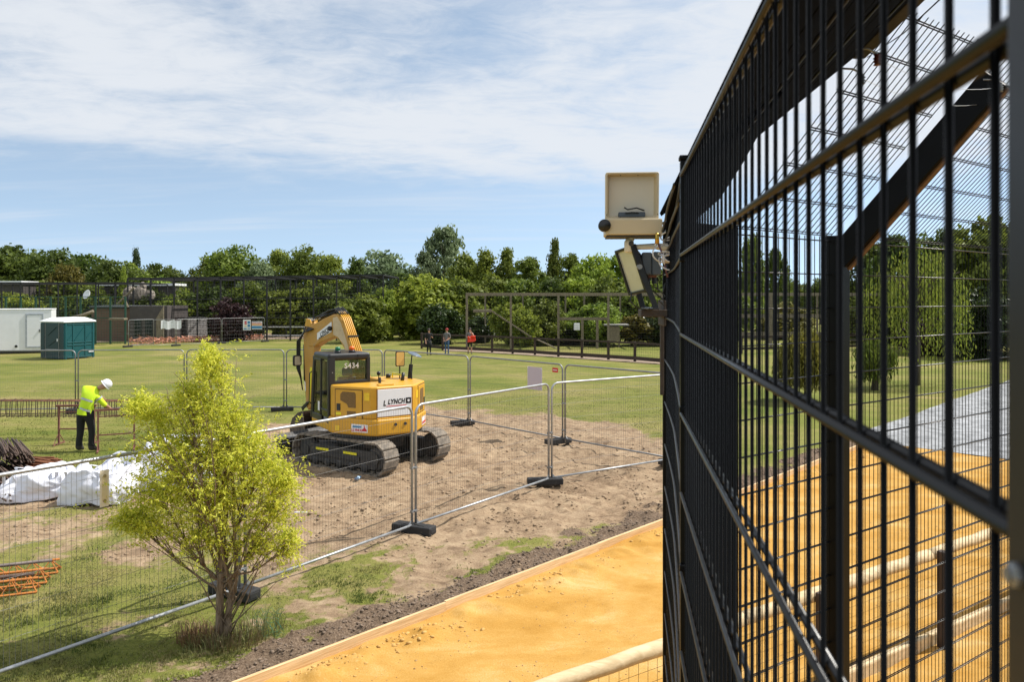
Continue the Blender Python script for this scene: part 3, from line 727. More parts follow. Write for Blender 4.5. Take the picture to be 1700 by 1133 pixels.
# ------------------------------------------------------------------ radar box, bracket, floodlight, junction box
YC = 3.42
def C(px, py, y=YC): return P(px, py, y)
r0 = C(1049, 365)
rad = empty('radar_unit', r0, R(-4), 'cream square antenna box on a wall arm at the fence bend', 'radar unit')
k_ = YC / F
bw, bh = 88 * k_, 78 * k_
# square tray seen from its hollow back, tilted a little
tray = MB()
prof = [(1, 0, 0), (1, .020, 0), (.94, .022, 0), (.86, .004, 0), (.80, -.028, 0)]
ring = []
def rrect(w, h, r=.12, n=4):
    out = []
    for cx, cz, a0 in ((1, 1, 0), (-1, 1, 90), (-1, -1, 180), (1, -1, 270)):
        for i in range(n + 1):
            a = R(a0 + 90 * i / n); out.append((cx * w * (1 - r) + w * r * math.cos(a), cz * h * (1 - r) + h * r * math.sin(a)))
    return out
rows = [(1.0, .030), (1.0, -.004), (.985, -.010), (.93, -.010), (.915, -.006), (.80, .052)]
for sc_, y in rows:
    for x, z in rrect(bw / 2 * sc_, bh / 2 * sc_, .08): ring.append(Vector((x, y, z + bh / 2 + .001)))
nr = 20
tray.add(ring, [(i * nr + j, i * nr + (j + 1) % nr, (i + 1) * nr + (j + 1) % nr, (i + 1) * nr + j) for i in range(len(rows) - 1) for j in range(nr)] + [tuple(range((len(rows) - 1) * nr, len(rows) * nr))])
tr = tray.build('antenna_tray', cream_case, rad, smooth=False); tr.rotation_euler.x = R(4)
MB().add([Vector((x, .031, z + bh / 2 + .001)) for x, z in rrect(bw / 2, bh / 2, .08)], [tuple(range(nr))]).build('radome', cream_lite, rad).rotation_euler.x = R(4)
for x in (-.44, -.2, .1, .44):
    for z in (.05, .93) if abs(x) < .4 else (.1, .5, .9):
        MB().lathe([(.0022, 0), (.0022, -.003)], (0, 0, 0), 6, 'y').build('screw', mach_grey, rad, loc=(x * bw * 1.08, -.012, z * bh + .001))
MB().box((0, .02, .024), (.12, .05, .022)).build('circuit_cover', grey_box, rad, bevel=.003)
MB().tube([(.055, -.012, .04), (.02, -.014, .052), (-.02, -.012, .045), (-.035, -.010, .055)], .0035, 6).build('cable', cable_b, rad, smooth=True)
MB().tube([(.03, -.01, .03), (.0, -.014, .032), (-.03, -.01, .028)], .003, 6).build('cable', cable_b, rad, smooth=True)
hb = MB().box((.004, .03, -.036), (93 * k_, .16, 27 * k_)).build('housing', cream_case, rad, bevel=.006)
MB().box((.004, .03, -.0775), (88 * k_, .15, .006)).build('base_plate', mach_grey, rad, bevel=.002)
MB().lathe([(.026, -.02), (.028, -.012), (.028, .018), (.024, .022), (.018, .014)], (0, 0, 0), 20, 'y').build('lens_cap', mach_black, rad, loc=(-.126, -.045, -.030), smooth=True)
MB().tube([(.0, .03, -.078), (-.004, .03, -.10)], [.018, .011], 12).build('swivel', cream_lite, rad, smooth=True)
MB().lathe([(.012, -.018), (.012, .018)], (0, 0, 0), 12, 'y').build('swivel_pin', mach_grey, rad, loc=(-.002, .02, -.108))
arm = empty('wall_arm', C(1125, 412, 3.52), 0, 'pale tapered wall arm holding up the cream antenna box', 'bracket arm')
pa = C(1046, 410) - Vector(arm.location)
MB().lathe([(.018, -.032), (.022, -.028), (.022, .016), (.019, .022), (.010, .034)], (0, 0, 0), 16).build('collar', cream_lite, arm, loc=pa + Vector((0, .03, .008)), smooth=True)
MB().tube([pa + Vector((.02, .03, 0)), pa + Vector((.12, .02, .004)), Vector((-.035, .0, .0)), Vector((.0, 0, 0))], [.012, .014, .022, .045], 12).build('arm_tube', cream_lite, arm, smooth=True)
MB().box((.012, 0, 0), (.014, .15, .2)).build('wall_plate', cream_lite, arm, bevel=.004)
rc = random.Random(11)
cb = empty('cable_bundle', C(1110, 412, 3.36), 0, 'tangled coil of white cables beside the fence post', 'cables')
for i in range(9):
    a0 = rc.uniform(0, 6.28); rr_ = rc.uniform(.02, .055); cz = rc.choice((.045, -.045)) + rc.uniform(-.02, .02); cx = rc.uniform(-.02, .02); tl = rc.uniform(.3, 1)
    pts = [(cx + rr_ * 1.1 * math.cos(a0 + q * .33), rc.uniform(-.004, .004) + .05 * math.sin(q * .5 + i) * .6, cz + rr_ * tl * math.sin(a0 + q * .33)) for q in range(rc.randint(14, 24))]
    MB().tube(pts, .0034, 6).build('cable', cable_w, cb, smooth=True)
MB().lathe([(.010, -.03), (.010, .012), (.006, .02)], (0, 0, 0), 10).build('brass_gland', brass, cb, loc=C(1091, 394, 3.36) - Vector(cb.location), smooth=True)
MB().tube([C(1091, 400, 3.36) - Vector(cb.location), (-.03, 0, -.02), (-.01, .02, -.09), (.0, .02, -.13)], .0045, 6).build('cable', mat('purple_cable', (.12, .05, .07), .5), cb, smooth=True)
jb = empty('junction_box', C(1079, 457, 3.50), R(-8), 'blue-grey plastic junction box below the antenna arm', 'junction box')
MB().box((-.016, 0, .052), (.045, .09, .104)).build('box', grey_box, jb, bevel=.006)
MB().box((.028, 0, .052), (.040, .094, .108)).build('lid', grey_box, jb, bevel=.006)
MB().box((0, 0, -.006), (.06, .05, .012)).build('base', rust_red, jb, bevel=.002)
for x in (-.01, .02): MB().lathe([(.012, -.04), (.012, -.012), (.009, -.008)], (0, 0, 0), 10).build('gland', mach_black, jb, loc=(x, 0, 0))
fl = empty('floodlight', C(1076, 511, 3.5), 0, 'black tilted floodlight on a fork bracket beside the fence', 'floodlight')
o_ = Vector(fl.location)
c0, c1 = C(1032, 415, 3.5) - o_, C(1054, 483, 3.5) - o_
ax = (c1 - c0).normalized(); nf = Vector((-.93, -.37, 0)); nf = (nf - ax * nf.dot(ax)).normalized(); sd_ = ax.cross(nf)
Mf = Matrix((sd_, nf, ax)).transposed(); cc = (c0 + c1) / 2 + Vector((.018, 0, 0)); Lf = (c1 - c0).length
fbx = MB(); w2, h2 = .078, Lf / 2 + .005
for x, z, sx_, sz_ in ((0, h2, w2 * 2, .014), (0, -h2, w2 * 2, .014), (w2 - .007, 0, .014, h2 * 2), (-w2 + .007, 0, .014, h2 * 2)):
    fbx.box(cc + Mf @ Vector((x, .0, z)), (sx_, .028, sz_), Mf)
fbx.build('bezel', mach_black, fl, bevel=.003)
MB().box(cc + Mf @ Vector((0, .002, 0)), (w2 * 2 - .026, .006, h2 * 2 - .014), Mf).build('lens', lamp_glass, fl)
bk = MB(); hw, hh = w2 - .005, h2 - .004
bk.add([cc + Mf @ Vector(p) for p in ((-hw, -.012, -hh), (hw, -.012, -hh), (hw, -.012, hh), (-hw, -.012, hh), (-hw * .6, -.05, -hh * .6), (hw * .6, -.05, -hh * .6), (hw * .6, -.05, hh * .75), (-hw * .6, -.05, hh * .75))],
       ((0, 1, 2, 3), (7, 6, 5, 4), (0, 4, 5, 1), (1, 5, 6, 2), (2, 6, 7, 3), (3, 7, 4, 0)))
bk.build('back_shell', mach_black, fl, bevel=.012)
for i in range(5): MB().box(cc + Mf @ Vector((0, -.053, (i - 2) * .026)), (hw * 1.1, .02, .005), Mf).build('cooling_fin', mach_black, fl)
pv = C(1055, 447, 3.5) - o_
for dy in (-.10, .10):
    MB().beam(pv + Vector((.0, dy, .01)), Vector((.018 if dy < 0 else -.008, dy, -.002)), .007, .026).build('fork_arm', mach_black, fl, bevel=.002)
    MB().lathe([(.012, -.012), (.012, .012)], (0, 0, 0), 8, 'y').build('knob', galv_dull, fl, loc=pv + Vector((0, dy * 1.1, .006)))
MB().box((.006, 0, -.004), (.05, .23, .008)).build('fork_base', mach_black, fl, bevel=.002)
sh = empty('support_bracket', C(1085, 516, 3.55), 0, 'rusty brown steel stub bracket under the floodlight', 'bracket')
MB().box((.0, .02, -.012), (.125, .09, .034)).build('stub', brown_steel, sh, bevel=.003)
MB().box((.052, .06, -.012), (.012, .14, .12)).build('fixing_plate', brown_steel, sh, bevel=.003)
hp = MB().box((0, 0, 0), (.018, .02, .40)).build('steel_strap', brown_steel, None, bevel=.003)
hp.location = C(1099, 588, 3.66); tag(hp, 'brown vertical steel strap hanging beside the far mesh post', 'strap')
for i, pp in enumerate((((1049, 486), (1046, 500), (1058, 512), (1072, 508)), ((1083, 462), (1086, 476), (1100, 488), (1104, 470)), ((1092, 460), (1092, 480), (1104, 492), (1094, 500), (1102, 507)), ((1077, 467), (1082, 482), (1094, 492), (1103, 500)), ((1118, 440), (1106, 452), (1096, 458)))):
    c_ = MB().tube([C(x, y, 3.45 + .02 * i) for x, y in pp], .0032, 6).build('loose_cable', cable_b, None, smooth=True)
    tag(c_, ('black cable looping under the floodlight', 'black cable drooping from the junction box, left one', 'black cable curled below the junction box lid', 'black cable sagging from the junction box to the post', 'short black cable above the junction box')[i], 'cable')

# ------------------------------------------------------------------ temporary site fencing
def heras(a, b, label, z_top=2.06, group='galvanised site fence panels', wire=.0017, m=galv, step=.052, gapend=.045):
    a, b = Vector(a), Vector(b); d = b - a; L = d.length - gapend * 2; d.normalize()
    e = empty('site_fence_panel', a + d * gapend, math.atan2(d.y, d.x), label, 'fence panel', group)
    r, rc_ = .0215, .15; zb = .13
    pts = [(0, 0, .03)] + [(rc_ - rc_ * math.cos(R(q)), 0, z_top - rc_ + rc_ * math.sin(R(q))) for q in (0, 15, 30, 45, 60, 75, 90)]
    pts += [(L - x, 0, z) for x, _, z in pts[::-1]]
    MB().tube(pts, r, 10).build('frame', m, e, smooth=True)
    MB().tube([(0, 0, zb), (L, 0, zb)], r * .95, 10).build('bottom_rail', m, e, smooth=True)
    mb = MB(); n = int(L / step)
    for i in range(1, n):
        x = L * i / n; top = z_top
        for xx in (x, L - x):
            if xx < rc_: top = z_top - rc_ + math.sqrt(max(0, rc_ ** 2 - (rc_ - xx) ** 2))
        mb.tube([(x, .0, zb), (x, .0, top)], wire, 4, False)
    tag(mb.build('vertical_wires', wire_m, e), kind='stuff')
    mb = MB()
    for z in (.42, .72, 1.02, 1.32, 1.62, 1.86): mb.tube([(0, .006, z), (L, .006, z)], wire * 1.1, 4, False)
    tag(mb.build('cross_wires', wire_m, e), kind='stuff')
    for z in (.35, 1.05):
        MB().box((-gapend, 0, z), (.13, .045, .035)).tube([(-gapend, -.05, z), (-gapend, .05, z)], .011, 6).build('coupler', galv_dull, e, bevel=.004)
    for x in (.0, L):
        s = 1 if x == 0 else -1
        MB().add([(x, -.006, zb), (x + s * .1, -.006, zb), (x, -.006, zb + .1), (x, .006, zb), (x + s * .1, .006, zb), (x, .006, zb + .1)], ((0, 1, 2), (5, 4, 3), (0, 3, 4, 1), (1, 4, 5, 2), (2, 5, 3, 0))).build('corner_gusset', m, e)
    return e
def foot(p, rz, label, off=0.0):
    e = empty('ballast_block', Vector((p.x, p.y, 0)) + Vector((math.cos(rz), math.sin(rz), 0)) * off, rz, label.replace('fence foot', 'ballast block'), 'ballast block', 'black ballast blocks of the site fence')
    MB().box((0, 0, .07), (.72, .23, .135)).build('body', rubber, e, bevel=.022)
    for x in (-.2, .16): MB().box((x, 0, .139), (.13, .11, .012)).build('recess_rim', rubber, e, bevel=.004)
    for s_ in (-1, 1): MB().box((s_ * .361, 0, .075), (.012, .15, .06)).build('grip', rubber, e, bevel=.004)
    for x in (-.05, .05): MB().lathe([(.03, 0), (.03, .012)], (0, 0, 0), 10).build('socket', mach_grey, e, loc=(x, 0, .136))
    return e
pC, pA, pB, pD = G(402, 992), G(687, 885), G(913, 805), G(1118, 771)
pL = pC + (G(0, 1138) - pC).normalized() * 3.55
pG, pF = G(936, 737), G(779, 706)
pE, pX, pW, pV = Vector((-4.30, 25.2, 0)), Vector((-7.62, 25.3, 0)), Vector((-10.95, 25.25, 0)), Vector((-14.45, 25.0, 0))
pU = Vector((-18.0, 24.6, 0))
heras(pL, pC, 'nearest site fence panel, left of the yellow-green sapling, running out of frame')
heras(pC, pA, 'site fence panel behind the yellow-green sapling, in front of the excavator tracks')
heras(pA, pB, 'site fence panel across the bare soil right of the excavator')
heras(pB, pD, 'site fence panel running from bare soil to the black mesh at right')
heras(pG, pD, 'site fence panel on the lawn edge next to the black mesh fence', m=galv_dull)
heras(pF, pG, 'site fence panel with a pale notice sheet, right of the excavator', m=galv_dull)
heras(pE, pF, 'site fence panel standing on the lawn right behind the excavator cab', m=galv_dull)
heras(pX, pE, 'site fence panel hidden partly by the excavator arm and cab', m=galv_dull)
heras(pW, pX, 'site fence panel on the lawn behind the top of the sapling', m=galv_dull)
heras(pV, pW, 'site fence panel on the lawn behind the worker and portable toilet', m=galv_dull)
heras(pU, pV, 'site fence panel at the left picture edge before the trailer', m=galv_dull)
def perp(a, b, c):
    d = ((b - a).normalized() + (c - b).normalized()); return math.atan2(d.y, d.x) + R(90)
foot(pC, perp(pL, pC, pA) + R(20), 'black fence foot beside the sapling trunk', .12).rotation_euler.z = R(-28)
foot(pA, 0, 'black fence foot in front of the excavator tracks', 0).rotation_euler.z = R(-24)
foot(pB, 0, 'ribbed black fence foot in the bare soil, middle of the near fence', -.1).rotation_euler.z = R(8)
foot(pD, 0, 'black fence foot at the corner by the black mesh', 0).rotation_euler.z = R(25)
foot(pG, 0, 'black fence foot below the red tag, right of the soil', -.15).rotation_euler.z = R(28)
foot(pF, 0, 'black fence foot on the soil right of the rear track', -.2).rotation_euler.z = R(22)
foot(pE, 0, 'black fence foot behind the excavator cab', 0).rotation_euler.z = R(80)
foot(pX, 0, 'black fence foot left of the excavator arm', -.1).rotation_euler.z = R(20)
foot(pW, 0, 'black fence foot behind the sapling top', 0).rotation_euler.z = R(70)
foot(pV, 0, 'black fence foot behind the rebar cage', 0).rotation_euler.z = R(75)

def on_fence(a, b, px, z):
    """point of the fence line a-b seen in photo column px"""
    d = b - a; k = (px - 850) / F; t = (k * a.y - a.x) / (d.x - k * d.y); return a + d * t + Vector((0, 0, z))
q = on_fence(pF, pG, 889, 0); fz = math.atan2((pG - pF).y, (pG - pF).x)
sg = empty('notice_sheet', q, fz, 'pale lilac notice sheet seen from behind on the site fence', 'sign')
sheet = mat('pale_lilac_sheet', (.52, .47, .53), .5, 0, .04, 3)
MB().box((0, -.03, 1.62), (.56, .008, .62)).build('sheet', sheet, sg); 
for x in (-.26, .26): MB().box((x, -.036, 1.90), (.02, .012, .05)).build('cable_tie', white_p, sg)
q = on_fence(pF, pG, 923, 0)
sg = empty('fence_tag', q, fz, 'small red tag with pale lettering on the site fence', 'sign')
MB().box((0, -.03, 1.90), (.20, .008, .12)).build('plate', red_ink, sg); MB().box((0, -.036, 1.90), (.15, .004, .022)).build('pale_line', white_p, sg)
q = on_fence(pL, pC, 171, 0); lz = math.atan2((pC - pL).y, (pC - pL).x)
sg = empty('fence_label', q, lz, 'tall narrow cream label plate hanging on the nearest site fence panel', 'label plate')
MB().box((0, -.03, 1.735), (.095, .012, .40)).build('plate', cream_lite, sg, bevel=.003)
MB().box((0, -.038, 1.735), (.055, .004, .27)).build('inner_strip', mat('label_tan', (.66, .56, .36), .5), sg)
for z in (1.87, 1.6): MB().lathe([(.018, 0), (.018, -.006)], (0, 0, 0), 10, 'y').build('emblem', mat('label_brown', (.30, .24, .12), .5), sg, loc=(0, -.037, z))

# ------------------------------------------------------------------ the excavator
ex = empty('excavator', (-3.4 * .962, 18.3 * .962, 0), R(33), 'yellow tracked excavator with black cab standing on bare soil behind the fence', 'excavator')
ex.scale = (.962,) * 3
UR = R(24)
cr, sr = math.cos(UR), math.sin(UR)
def U(x, y, z=0): return Vector((x * cr - y * sr, x * sr + y * cr, z))
# tracks
ta, trr, twid = 1.12, .345, .46
shoe = MB().prism([(-.098, -.012), (.098, -.012), (.098, .012), (.082, .034), (-.082, .034), (-.098, .012)], -twid / 2, twid / 2, lambda u, v, w: (w, u, v)); shoe.box((0, 0, -.03), (.16, .1, .04))
shoe_me = shoe.mesh('track_shoe', shoe_m)
def stadium(n, r=trr):
    per = 4 * ta + 2 * math.pi * r; out = []
    for i in range(n):
        d = per * i / n
        if d < 2 * ta: out.append((-ta + d, trr + r, 0))
        elif d < 2 * ta + math.pi * r: a = (d - 2 * ta) / r; out.append((ta + r * math.sin(a), trr + r * math.cos(a), -a))
        elif d < 4 * ta + math.pi * r: out.append((ta - (d - 2 * ta - math.pi * r), trr - r, math.pi))
        else: a = (d - 4 * ta - math.pi * r) / r; out.append((-ta - r * math.sin(a), trr - r * math.cos(a), math.pi - a))
    return out
for sx_ in (-.94, .94):
    tr = MB()
    tr.prism([(-ta, .10), (ta, .10), (ta + .1, .3), (ta, .50), (-ta, .50), (-ta - .1, .3)], -.14, .14, lambda u, v, w: (w, u, v))
    t = tr.build('track', mach_grey, ex, bevel=.01); t.location = U(sx_, 0); t.rotation_euler.z = UR
    for (y, z, a) in stadium(32):
        s = obj('track_shoe', shoe_me, t, (0, y, z + .0)); s.rotation_euler = (a, 0, 0)
    for y, nm in ((-ta, 'sprocket'), (ta, 'idler')):
        pr = [(.05, -.17), (.12, -.17), (.12, -.12), (.24, -.11), (.30, -.05), (.30, .05), (.24, .11), (.12, .12), (.12, .17), (.05, .17)]
        MB().lathe(pr, (0, y, trr), 20, 'x').build(nm, mach_grey, t, smooth=False)
    for k in range(5):
        MB().lathe([(.05, -.17), (.095, -.16), (.095, .16), (.05, .17)], (0, -.8 + .4 * k, .115), 12, 'x').build('roller', mach_grey, t, smooth=True)
    if sx_ < 0:
        for y in (-.35, .55): MB().box((-.152, y, .40), (.012, .42, .055)).build('reflective_strip', yellow_lite, t)
        MB().box((-.16, .1, .3), (.03, 1.5, .10)).build('side_rib', mach_grey, t, bevel=.01)
uc = MB().box((0, 0, .45), (1.5, .9, .3)).box((0, 0, .62), (.9, 1.1, .16))
c_ = uc.build('undercarriage_frame', mach_grey, ex, bevel=.03); c_.rotation_euler.z = UR
MB().lathe([(.5, .66), (.52, .70), (.52, .80), (.46, .84)], n=28).build('slew_ring', mach_black, ex, smooth=False)
bl = MB()
prof = [(2.05, .05), (2.11, .08), (2.08, .25), (2.10, .42), (2.20, .56), (2.16, .58), (2.04, .44), (2.01, .25)]
bl.prism(prof, -1.15, 1.15, lambda u, v, w: (w, u, v))
b_ = bl.build('dozer_blade', mach_grey, ex, bevel=.01); b_.rotation_euler.z = UR
bb = MB()
for x in (-.45, .45): bb.beam((x, .5, .40), (x, 2.05, .28), .14, .16)
bb.build('blade_arm', mach_grey, ex, bevel=.01).rotation_euler.z = UR
MB().box((-.2, 2.0, .50), (1.5, .34, .03)).build('blade_top_plate', mat('worn_grey_plate', (.22, .21, .20), .5, .3, .2, 5), ex, bevel=.004).rotation_euler.z = UR

# upper body
low = [(-1.14, -.05), (-1.14, -.36), (-.56, -1.24), (-.40, -1.33), (.46, -1.33), (.62, -1.24), (1.18, -.54), (1.18, .95), (.45, 1.25), (-.05, 1.25), (-.05, .2)]
hood = [(-1.11, -.16), (-1.11, -.35), (-.53, -1.20), (-.40, -1.27), (.46, -1.27), (.59, -1.20), (1.15, -.52), (1.15, .92), (.28, .92), (.28, -.16)]
fz_ = lambda u, v, w: (u, v, w)
MB().prism(low, .82, 1.20, fz_).build('counterweight', cat_y, ex, bevel=.05, seg=3)
MB().prism(hood, 1.19, 1.93, fz_).build('engine_hood', cat_y, ex, bevel=.045, seg=3)
MB().prism([(-1.13, -.12), (-1.13, 1.12), (-.05, 1.12), (-.05, -.12)], .84, 1.02, fz_).build('cab_deck', cat_y, ex, bevel=.03)
MB().prism([(x * .93, y * .93) for x, y in low], .74, .83, fz_).build('belly_plate', mach_black, ex)
def face(a, b):
    """frame of a vertical hood face from a to b: returns fn(u along, outwards, z)"""
    a, b = Vector((a[0], a[1], 0)), Vector((b[0], b[1], 0)); t = (b - a).normalized(); n = Vector((t.y, -t.x, 0))
    return lambda u, o, z: a + t * u + n * o + Vector((0, 0, z)), (b - a).length, t, n
def plate(name, fr, poly, o0, o1, m, bevel=.006):
    return MB().prism(poly, o0, o1, lambda u, v, w: fr(u, w, v)).build(name, m, ex, bevel=bevel)
grille = mat('dark_vent_mesh', (.20, .115, .035), .6, .2, .3, 30, .3)
fr, Lf_, t_, n_ = face((-1.11, -.35), (-.53, -1.20))
seam = mat('dark_panel_gap', (.10, .05, .012), .7)
plate('door_gap', fr, [(.06, 1.16), (.82, 1.18), (.82, 1.86), (.06, 1.86)], -.01, .004, seam, 0)
plate('side_door', fr, [(.08, 1.0 + .18), (.80, 1.0 + .05 + .15), (.80, 1.84), (.08, 1.84)], -.01, .016, cat_y, .01)
plate('vent', fr, [(.22, 1.74), (.22, 1.60), (.40, 1.52), (.44, 1.44), (.64, 1.44), (.64, 1.76), (.60, 1.80), (.28, 1.80)], .012, .021, grille, .003)
plate('vent', fr, [(.40, 1.21), (.64, 1.21), (.64, 1.36), (.40, 1.36)], .012, .021, grille, .003)
plate('door_latch', fr, [(.12, 1.36), (.22, 1.36), (.22, 1.52), (.12, 1.52)], .01, .03, mach_black, .004)
plate('door_handle', fr, [(.10, 1.26), (.24, 1.26), (.24, 1.32), (.10, 1.32)], .012, .028, yellow_lite, .004)
plate('marker_patch', fr, [(.86, 1.62), (1.0, 1.62), (1.0, 1.80), (.86, 1.80)], .004, .008, mat('bright_yellow_patch', (.86, .56, .02), .4), 0)
fr, Lf_, t_, n_ = face((.59, -1.20), (1.15, -.52))
plate('door_gap', fr, [(.20, 1.205), (.86, 1.205), (.86, 1.88), (.20, 1.88)], -.01, .004, seam, 0)
plate('side_door', fr, [(.22, 1.22), (.84, 1.22), (.84, 1.86), (.22, 1.86)], -.01, .016, cat_y, .01)
plate('vent', fr, [(.34, 1.42), (.66, 1.42), (.70, 1.6), (.70, 1.78), (.38, 1.78), (.34, 1.7)], .012, .021, grille, .003)
plate('vent', fr, [(.34, 1.26), (.66, 1.26), (.66, 1.36), (.34, 1.36)], .012, .021, grille, .003)
plate('door_latch', fr, [(.72, 1.36), (.80, 1.36), (.80, 1.54), (.72, 1.54)], .01, .03, mach_black, .004)
plate('marker_patch', fr, [(.02, 1.60), (.18, 1.60), (.18, 1.78), (.02, 1.78)], .004, .008, MATS['bright_yellow_patch'], 0)
fr, Lf_, t_, n_ = face((-.40, -1.27), (.46, -1.27))
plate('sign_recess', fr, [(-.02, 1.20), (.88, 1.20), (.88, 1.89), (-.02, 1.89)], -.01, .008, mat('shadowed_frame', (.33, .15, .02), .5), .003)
sign = plate('sign_board', fr, [(.0, 1.25), (.84, 1.25), (.84, 1.87), (.0, 1.87)], .006, .022, white_sign, .01)
RX = (R(90), 0, 0)
def stext(body, size, m, x, z, y, **k): return text(body, size, m, ex, (x, y, z), RX, **k)
stext('LYNCH', .150, ink, .055, 1.575, -1.294, shear=.2, bold=.006, sx=.80)
stext('L', .165, ink, -.235, 1.550, -1.294, shear=.2, bold=.006, sx=.80)
MB().box((.06, -1.293, 1.482), (.50, .004, .016)).build('red_underline', red_ink, ex)
emb = MB().box((.36, -1.293, 1.582), (.135, .004, .135)).build('emblem', ink, ex)
MB().lathe([(.032, 0), (.032, -.004)], (0, 0, 0), 6, 'y').build('emblem_mark', white_sign, ex, loc=(.36, -1.2955, 1.582))
MB().box((.13, -1.293, 1.405), (.30, .004, .022)).build('blue_line', blue_ink, ex)
MB().box((-.09, -1.293, 1.405), (.035, .004, .02)).build('red_tick', red_ink, ex)
for x in (.02, .26): MB().lathe([(.035, 0), (.038, -.01), (.03, -.018), (.018, -.006)], (0, 0, 0), 14, 'y').build('lifting_eye', mach_grey, ex, loc=(x, -1.332, 1.06))
MB().prism([(-.42, -1.31), (.48, -1.31), (.44, -1.16), (-.38, -1.16)], 1.19, 1.225, fz_).build('rear_ledge', cat_y, ex, bevel=.015)
def sticker(fr, u0, z0, w, h):
    plate('sticker', fr, [(u0, z0), (u0 + w, z0), (u0 + w, z0 + h), (u0, z0 + h)], .003, .008, white_sign, 0)
def ftext(body, size, m, fr, t, u, z, o=.0095, **k):
    p = fr(u, o, z); return text(body, size, m, ex, p, (R(90), 0, math.atan2(t.y, t.x)), **k)
fr, Lf_, t_, n_ = face((-1.14, -.36), (-.56, -1.24))
sticker(fr, .55, .90, .44, .18); ftext('LLYNCH', .075, red_ink, fr, t_, .70, .945, shear=.2, bold=.004); plate('blue_line', fr, [(.58, 1.0), (.82, 1.0), (.83, 1.045), (.59, 1.045)], .006, .010, blue_ink, 0)
plate('thumb_emblem', fr, [(.86, .93), (.97, .93), (.97, .97), (.93, 1.0), (.91, 1.06), (.89, 1.06), (.89, 1.0), (.85, .98)], .006, .011, red_ink, 0)
plate('marker_patch', fr, [(.10, .90), (.22, .90), (.22, 1.02), (.10, 1.02)], .004, .008, MATS['bright_yellow_patch'], 0)
fr, Lf_, t_, n_ = face((.62, -1.24), (1.18, -.54))
sticker(fr, .42, .90, .40, .19); ftext('LYNCH', .075, red_ink, fr, t_, .56, .95, shear=.2, bold=.004); 
plate('thumb_emblem', fr, [(.70, .93), (.80, .93), (.80, .97), (.77, 1.0), (.75, 1.06), (.73, 1.06), (.73, 1.0), (.69, .98)], .006, .011, red_ink, 0)
MB().beam((-.28, -1.0, 1.945), (.1, -1.0, 1.945), .14, .03).build('hood_catch', cat_y, ex, bevel=.01)
MB().lathe([(.012, 1.93), (.012, 2.02), (.045, 2.03), (.05, 2.08), (.03, 2.12)], (.32, .35, 0), 14).build('filler_cap', mach_black, ex, smooth=True)
MB().lathe([(.06, 1.93), (.062, 2.0), (.05, 2.03)], (.62, .45, 0), 14).build('pre_cleaner', mach_black, ex, smooth=True)
MB().tube([(-.02, -.52, 1.9), (-.02, -.50, 2.06)], .035, 10).build('exhaust', mach_black, ex)
hr = MB().tube([(.78, .55, 1.93), (.78, .55, 2.03), (.80, .0, 2.03), (.80, .0, 1.93)], .018, 8).build('grab_rail', yellow_lite, ex, smooth=True)
MB().tube([(.66, -.30, 1.92), (.70, -.28, 2.12)], [.05, .04], 8).build('stub_mirror', mach_black, ex, smooth=True)
MB().tube([(1.0, -.12, 1.92), (1.0, -.1, 2.10)], .02, 8).build('mirror_stalk', mach_black, ex)
mr_ = MB().prism(rrect(.125, .19, .25), -.012, .012, lambda u, v, w: (.83 + u, .20 + w, 2.42 + v)).build('mirror', mach_black, ex, bevel=.006)
MB().prism(rrect(.105, .17, .25), -.004, .0, lambda u, v, w: (.83 + u, .185 + w, 2.42 + v)).build('mirror_glass', mat('mirror_amber', (.72, .46, .14), .25, .2, .1, 3), mr_)
MB().tube([(.83, .22, 1.93), (.83, .22, 2.25)], .016, 8).build('mirror_stalk', mach_black, ex)
MB().tube([(1.02, .05, 1.9), (1.06, .05, 2.28)], [.058, .052], 8).build('stowed_stalk', mach_black, ex)
MB().tube([(1.06, .05, 2.28), (1.09, .06, 2.50)], .016, 8).build('mirror_stalk', mach_black, ex)
dm = MB().lathe([(.02, .05), (.10, .035), (.17, .01), (.19, 0), (.17, -.01)], (0, 0, 0), 20).build('round_mirror', mat('pale_mirror_back', (.12, .15, .19), .3), ex, smooth=True); dm.location = (1.17, .06, 2.52); dm.rotation_euler = (R(14), R(16), 0)

# cab
cx0, cx1, cy0, cy1, cz0, cz1 = -1.15, -.10, -.15, 1.08, 1.0, 2.64
cab = MB()
cab.prism([(cx0 + .03, cy0 + .02), (cx1 - .03, cy0 + .02), (cx1 - .03, cy1 - .03), (cx0 + .03, cy1 - .03)], cz0, 1.06, fz_)
o = cab.build('cab_frame', mach_black, ex, bevel=.02)
def bar(a, b, w, h, name='cab_pillar', m=mach_black, bv=.025, **k): return MB().beam(a, b, w, h, **k).build(name, m, ex, bevel=bv)
bar((cx0 + .09, cy0 + .06, cz0), (cx0 + .09, cy0 + .06, cz1 - .1), .17, .12, up=(0, 1, 0))
bar((cx1 - .05, cy0 + .06, cz0), (cx1 - .05, cy0 + .06, cz1 - .1), .10, .12, up=(0, 1, 0))
bar((cx0 + .05, cy1 + .08, cz0), (cx0 + .05, cy1 - .12, cz1 - .1), .08, .09, up=(0, 1, 0))
bar((cx1 - .05, cy1 + .08, cz0), (cx1 - .05, cy1 - .12, cz1 - .1), .08, .09, up=(0, 1, 0))
bar((cx0 + .05, .42, cz0), (cx0 + .05, .36, cz1 - .1), .06, .07, name='door_post', up=(0, 1, 0), bv=.015)
MB().prism([(cx0, cy0), (cx1, cy0), (cx1, cy1 - .15), (cx0, cy1 - .15)], cz1 - .17, cz1, fz_).build('cab_roof', mach_black, ex, bevel=.06, seg=3)
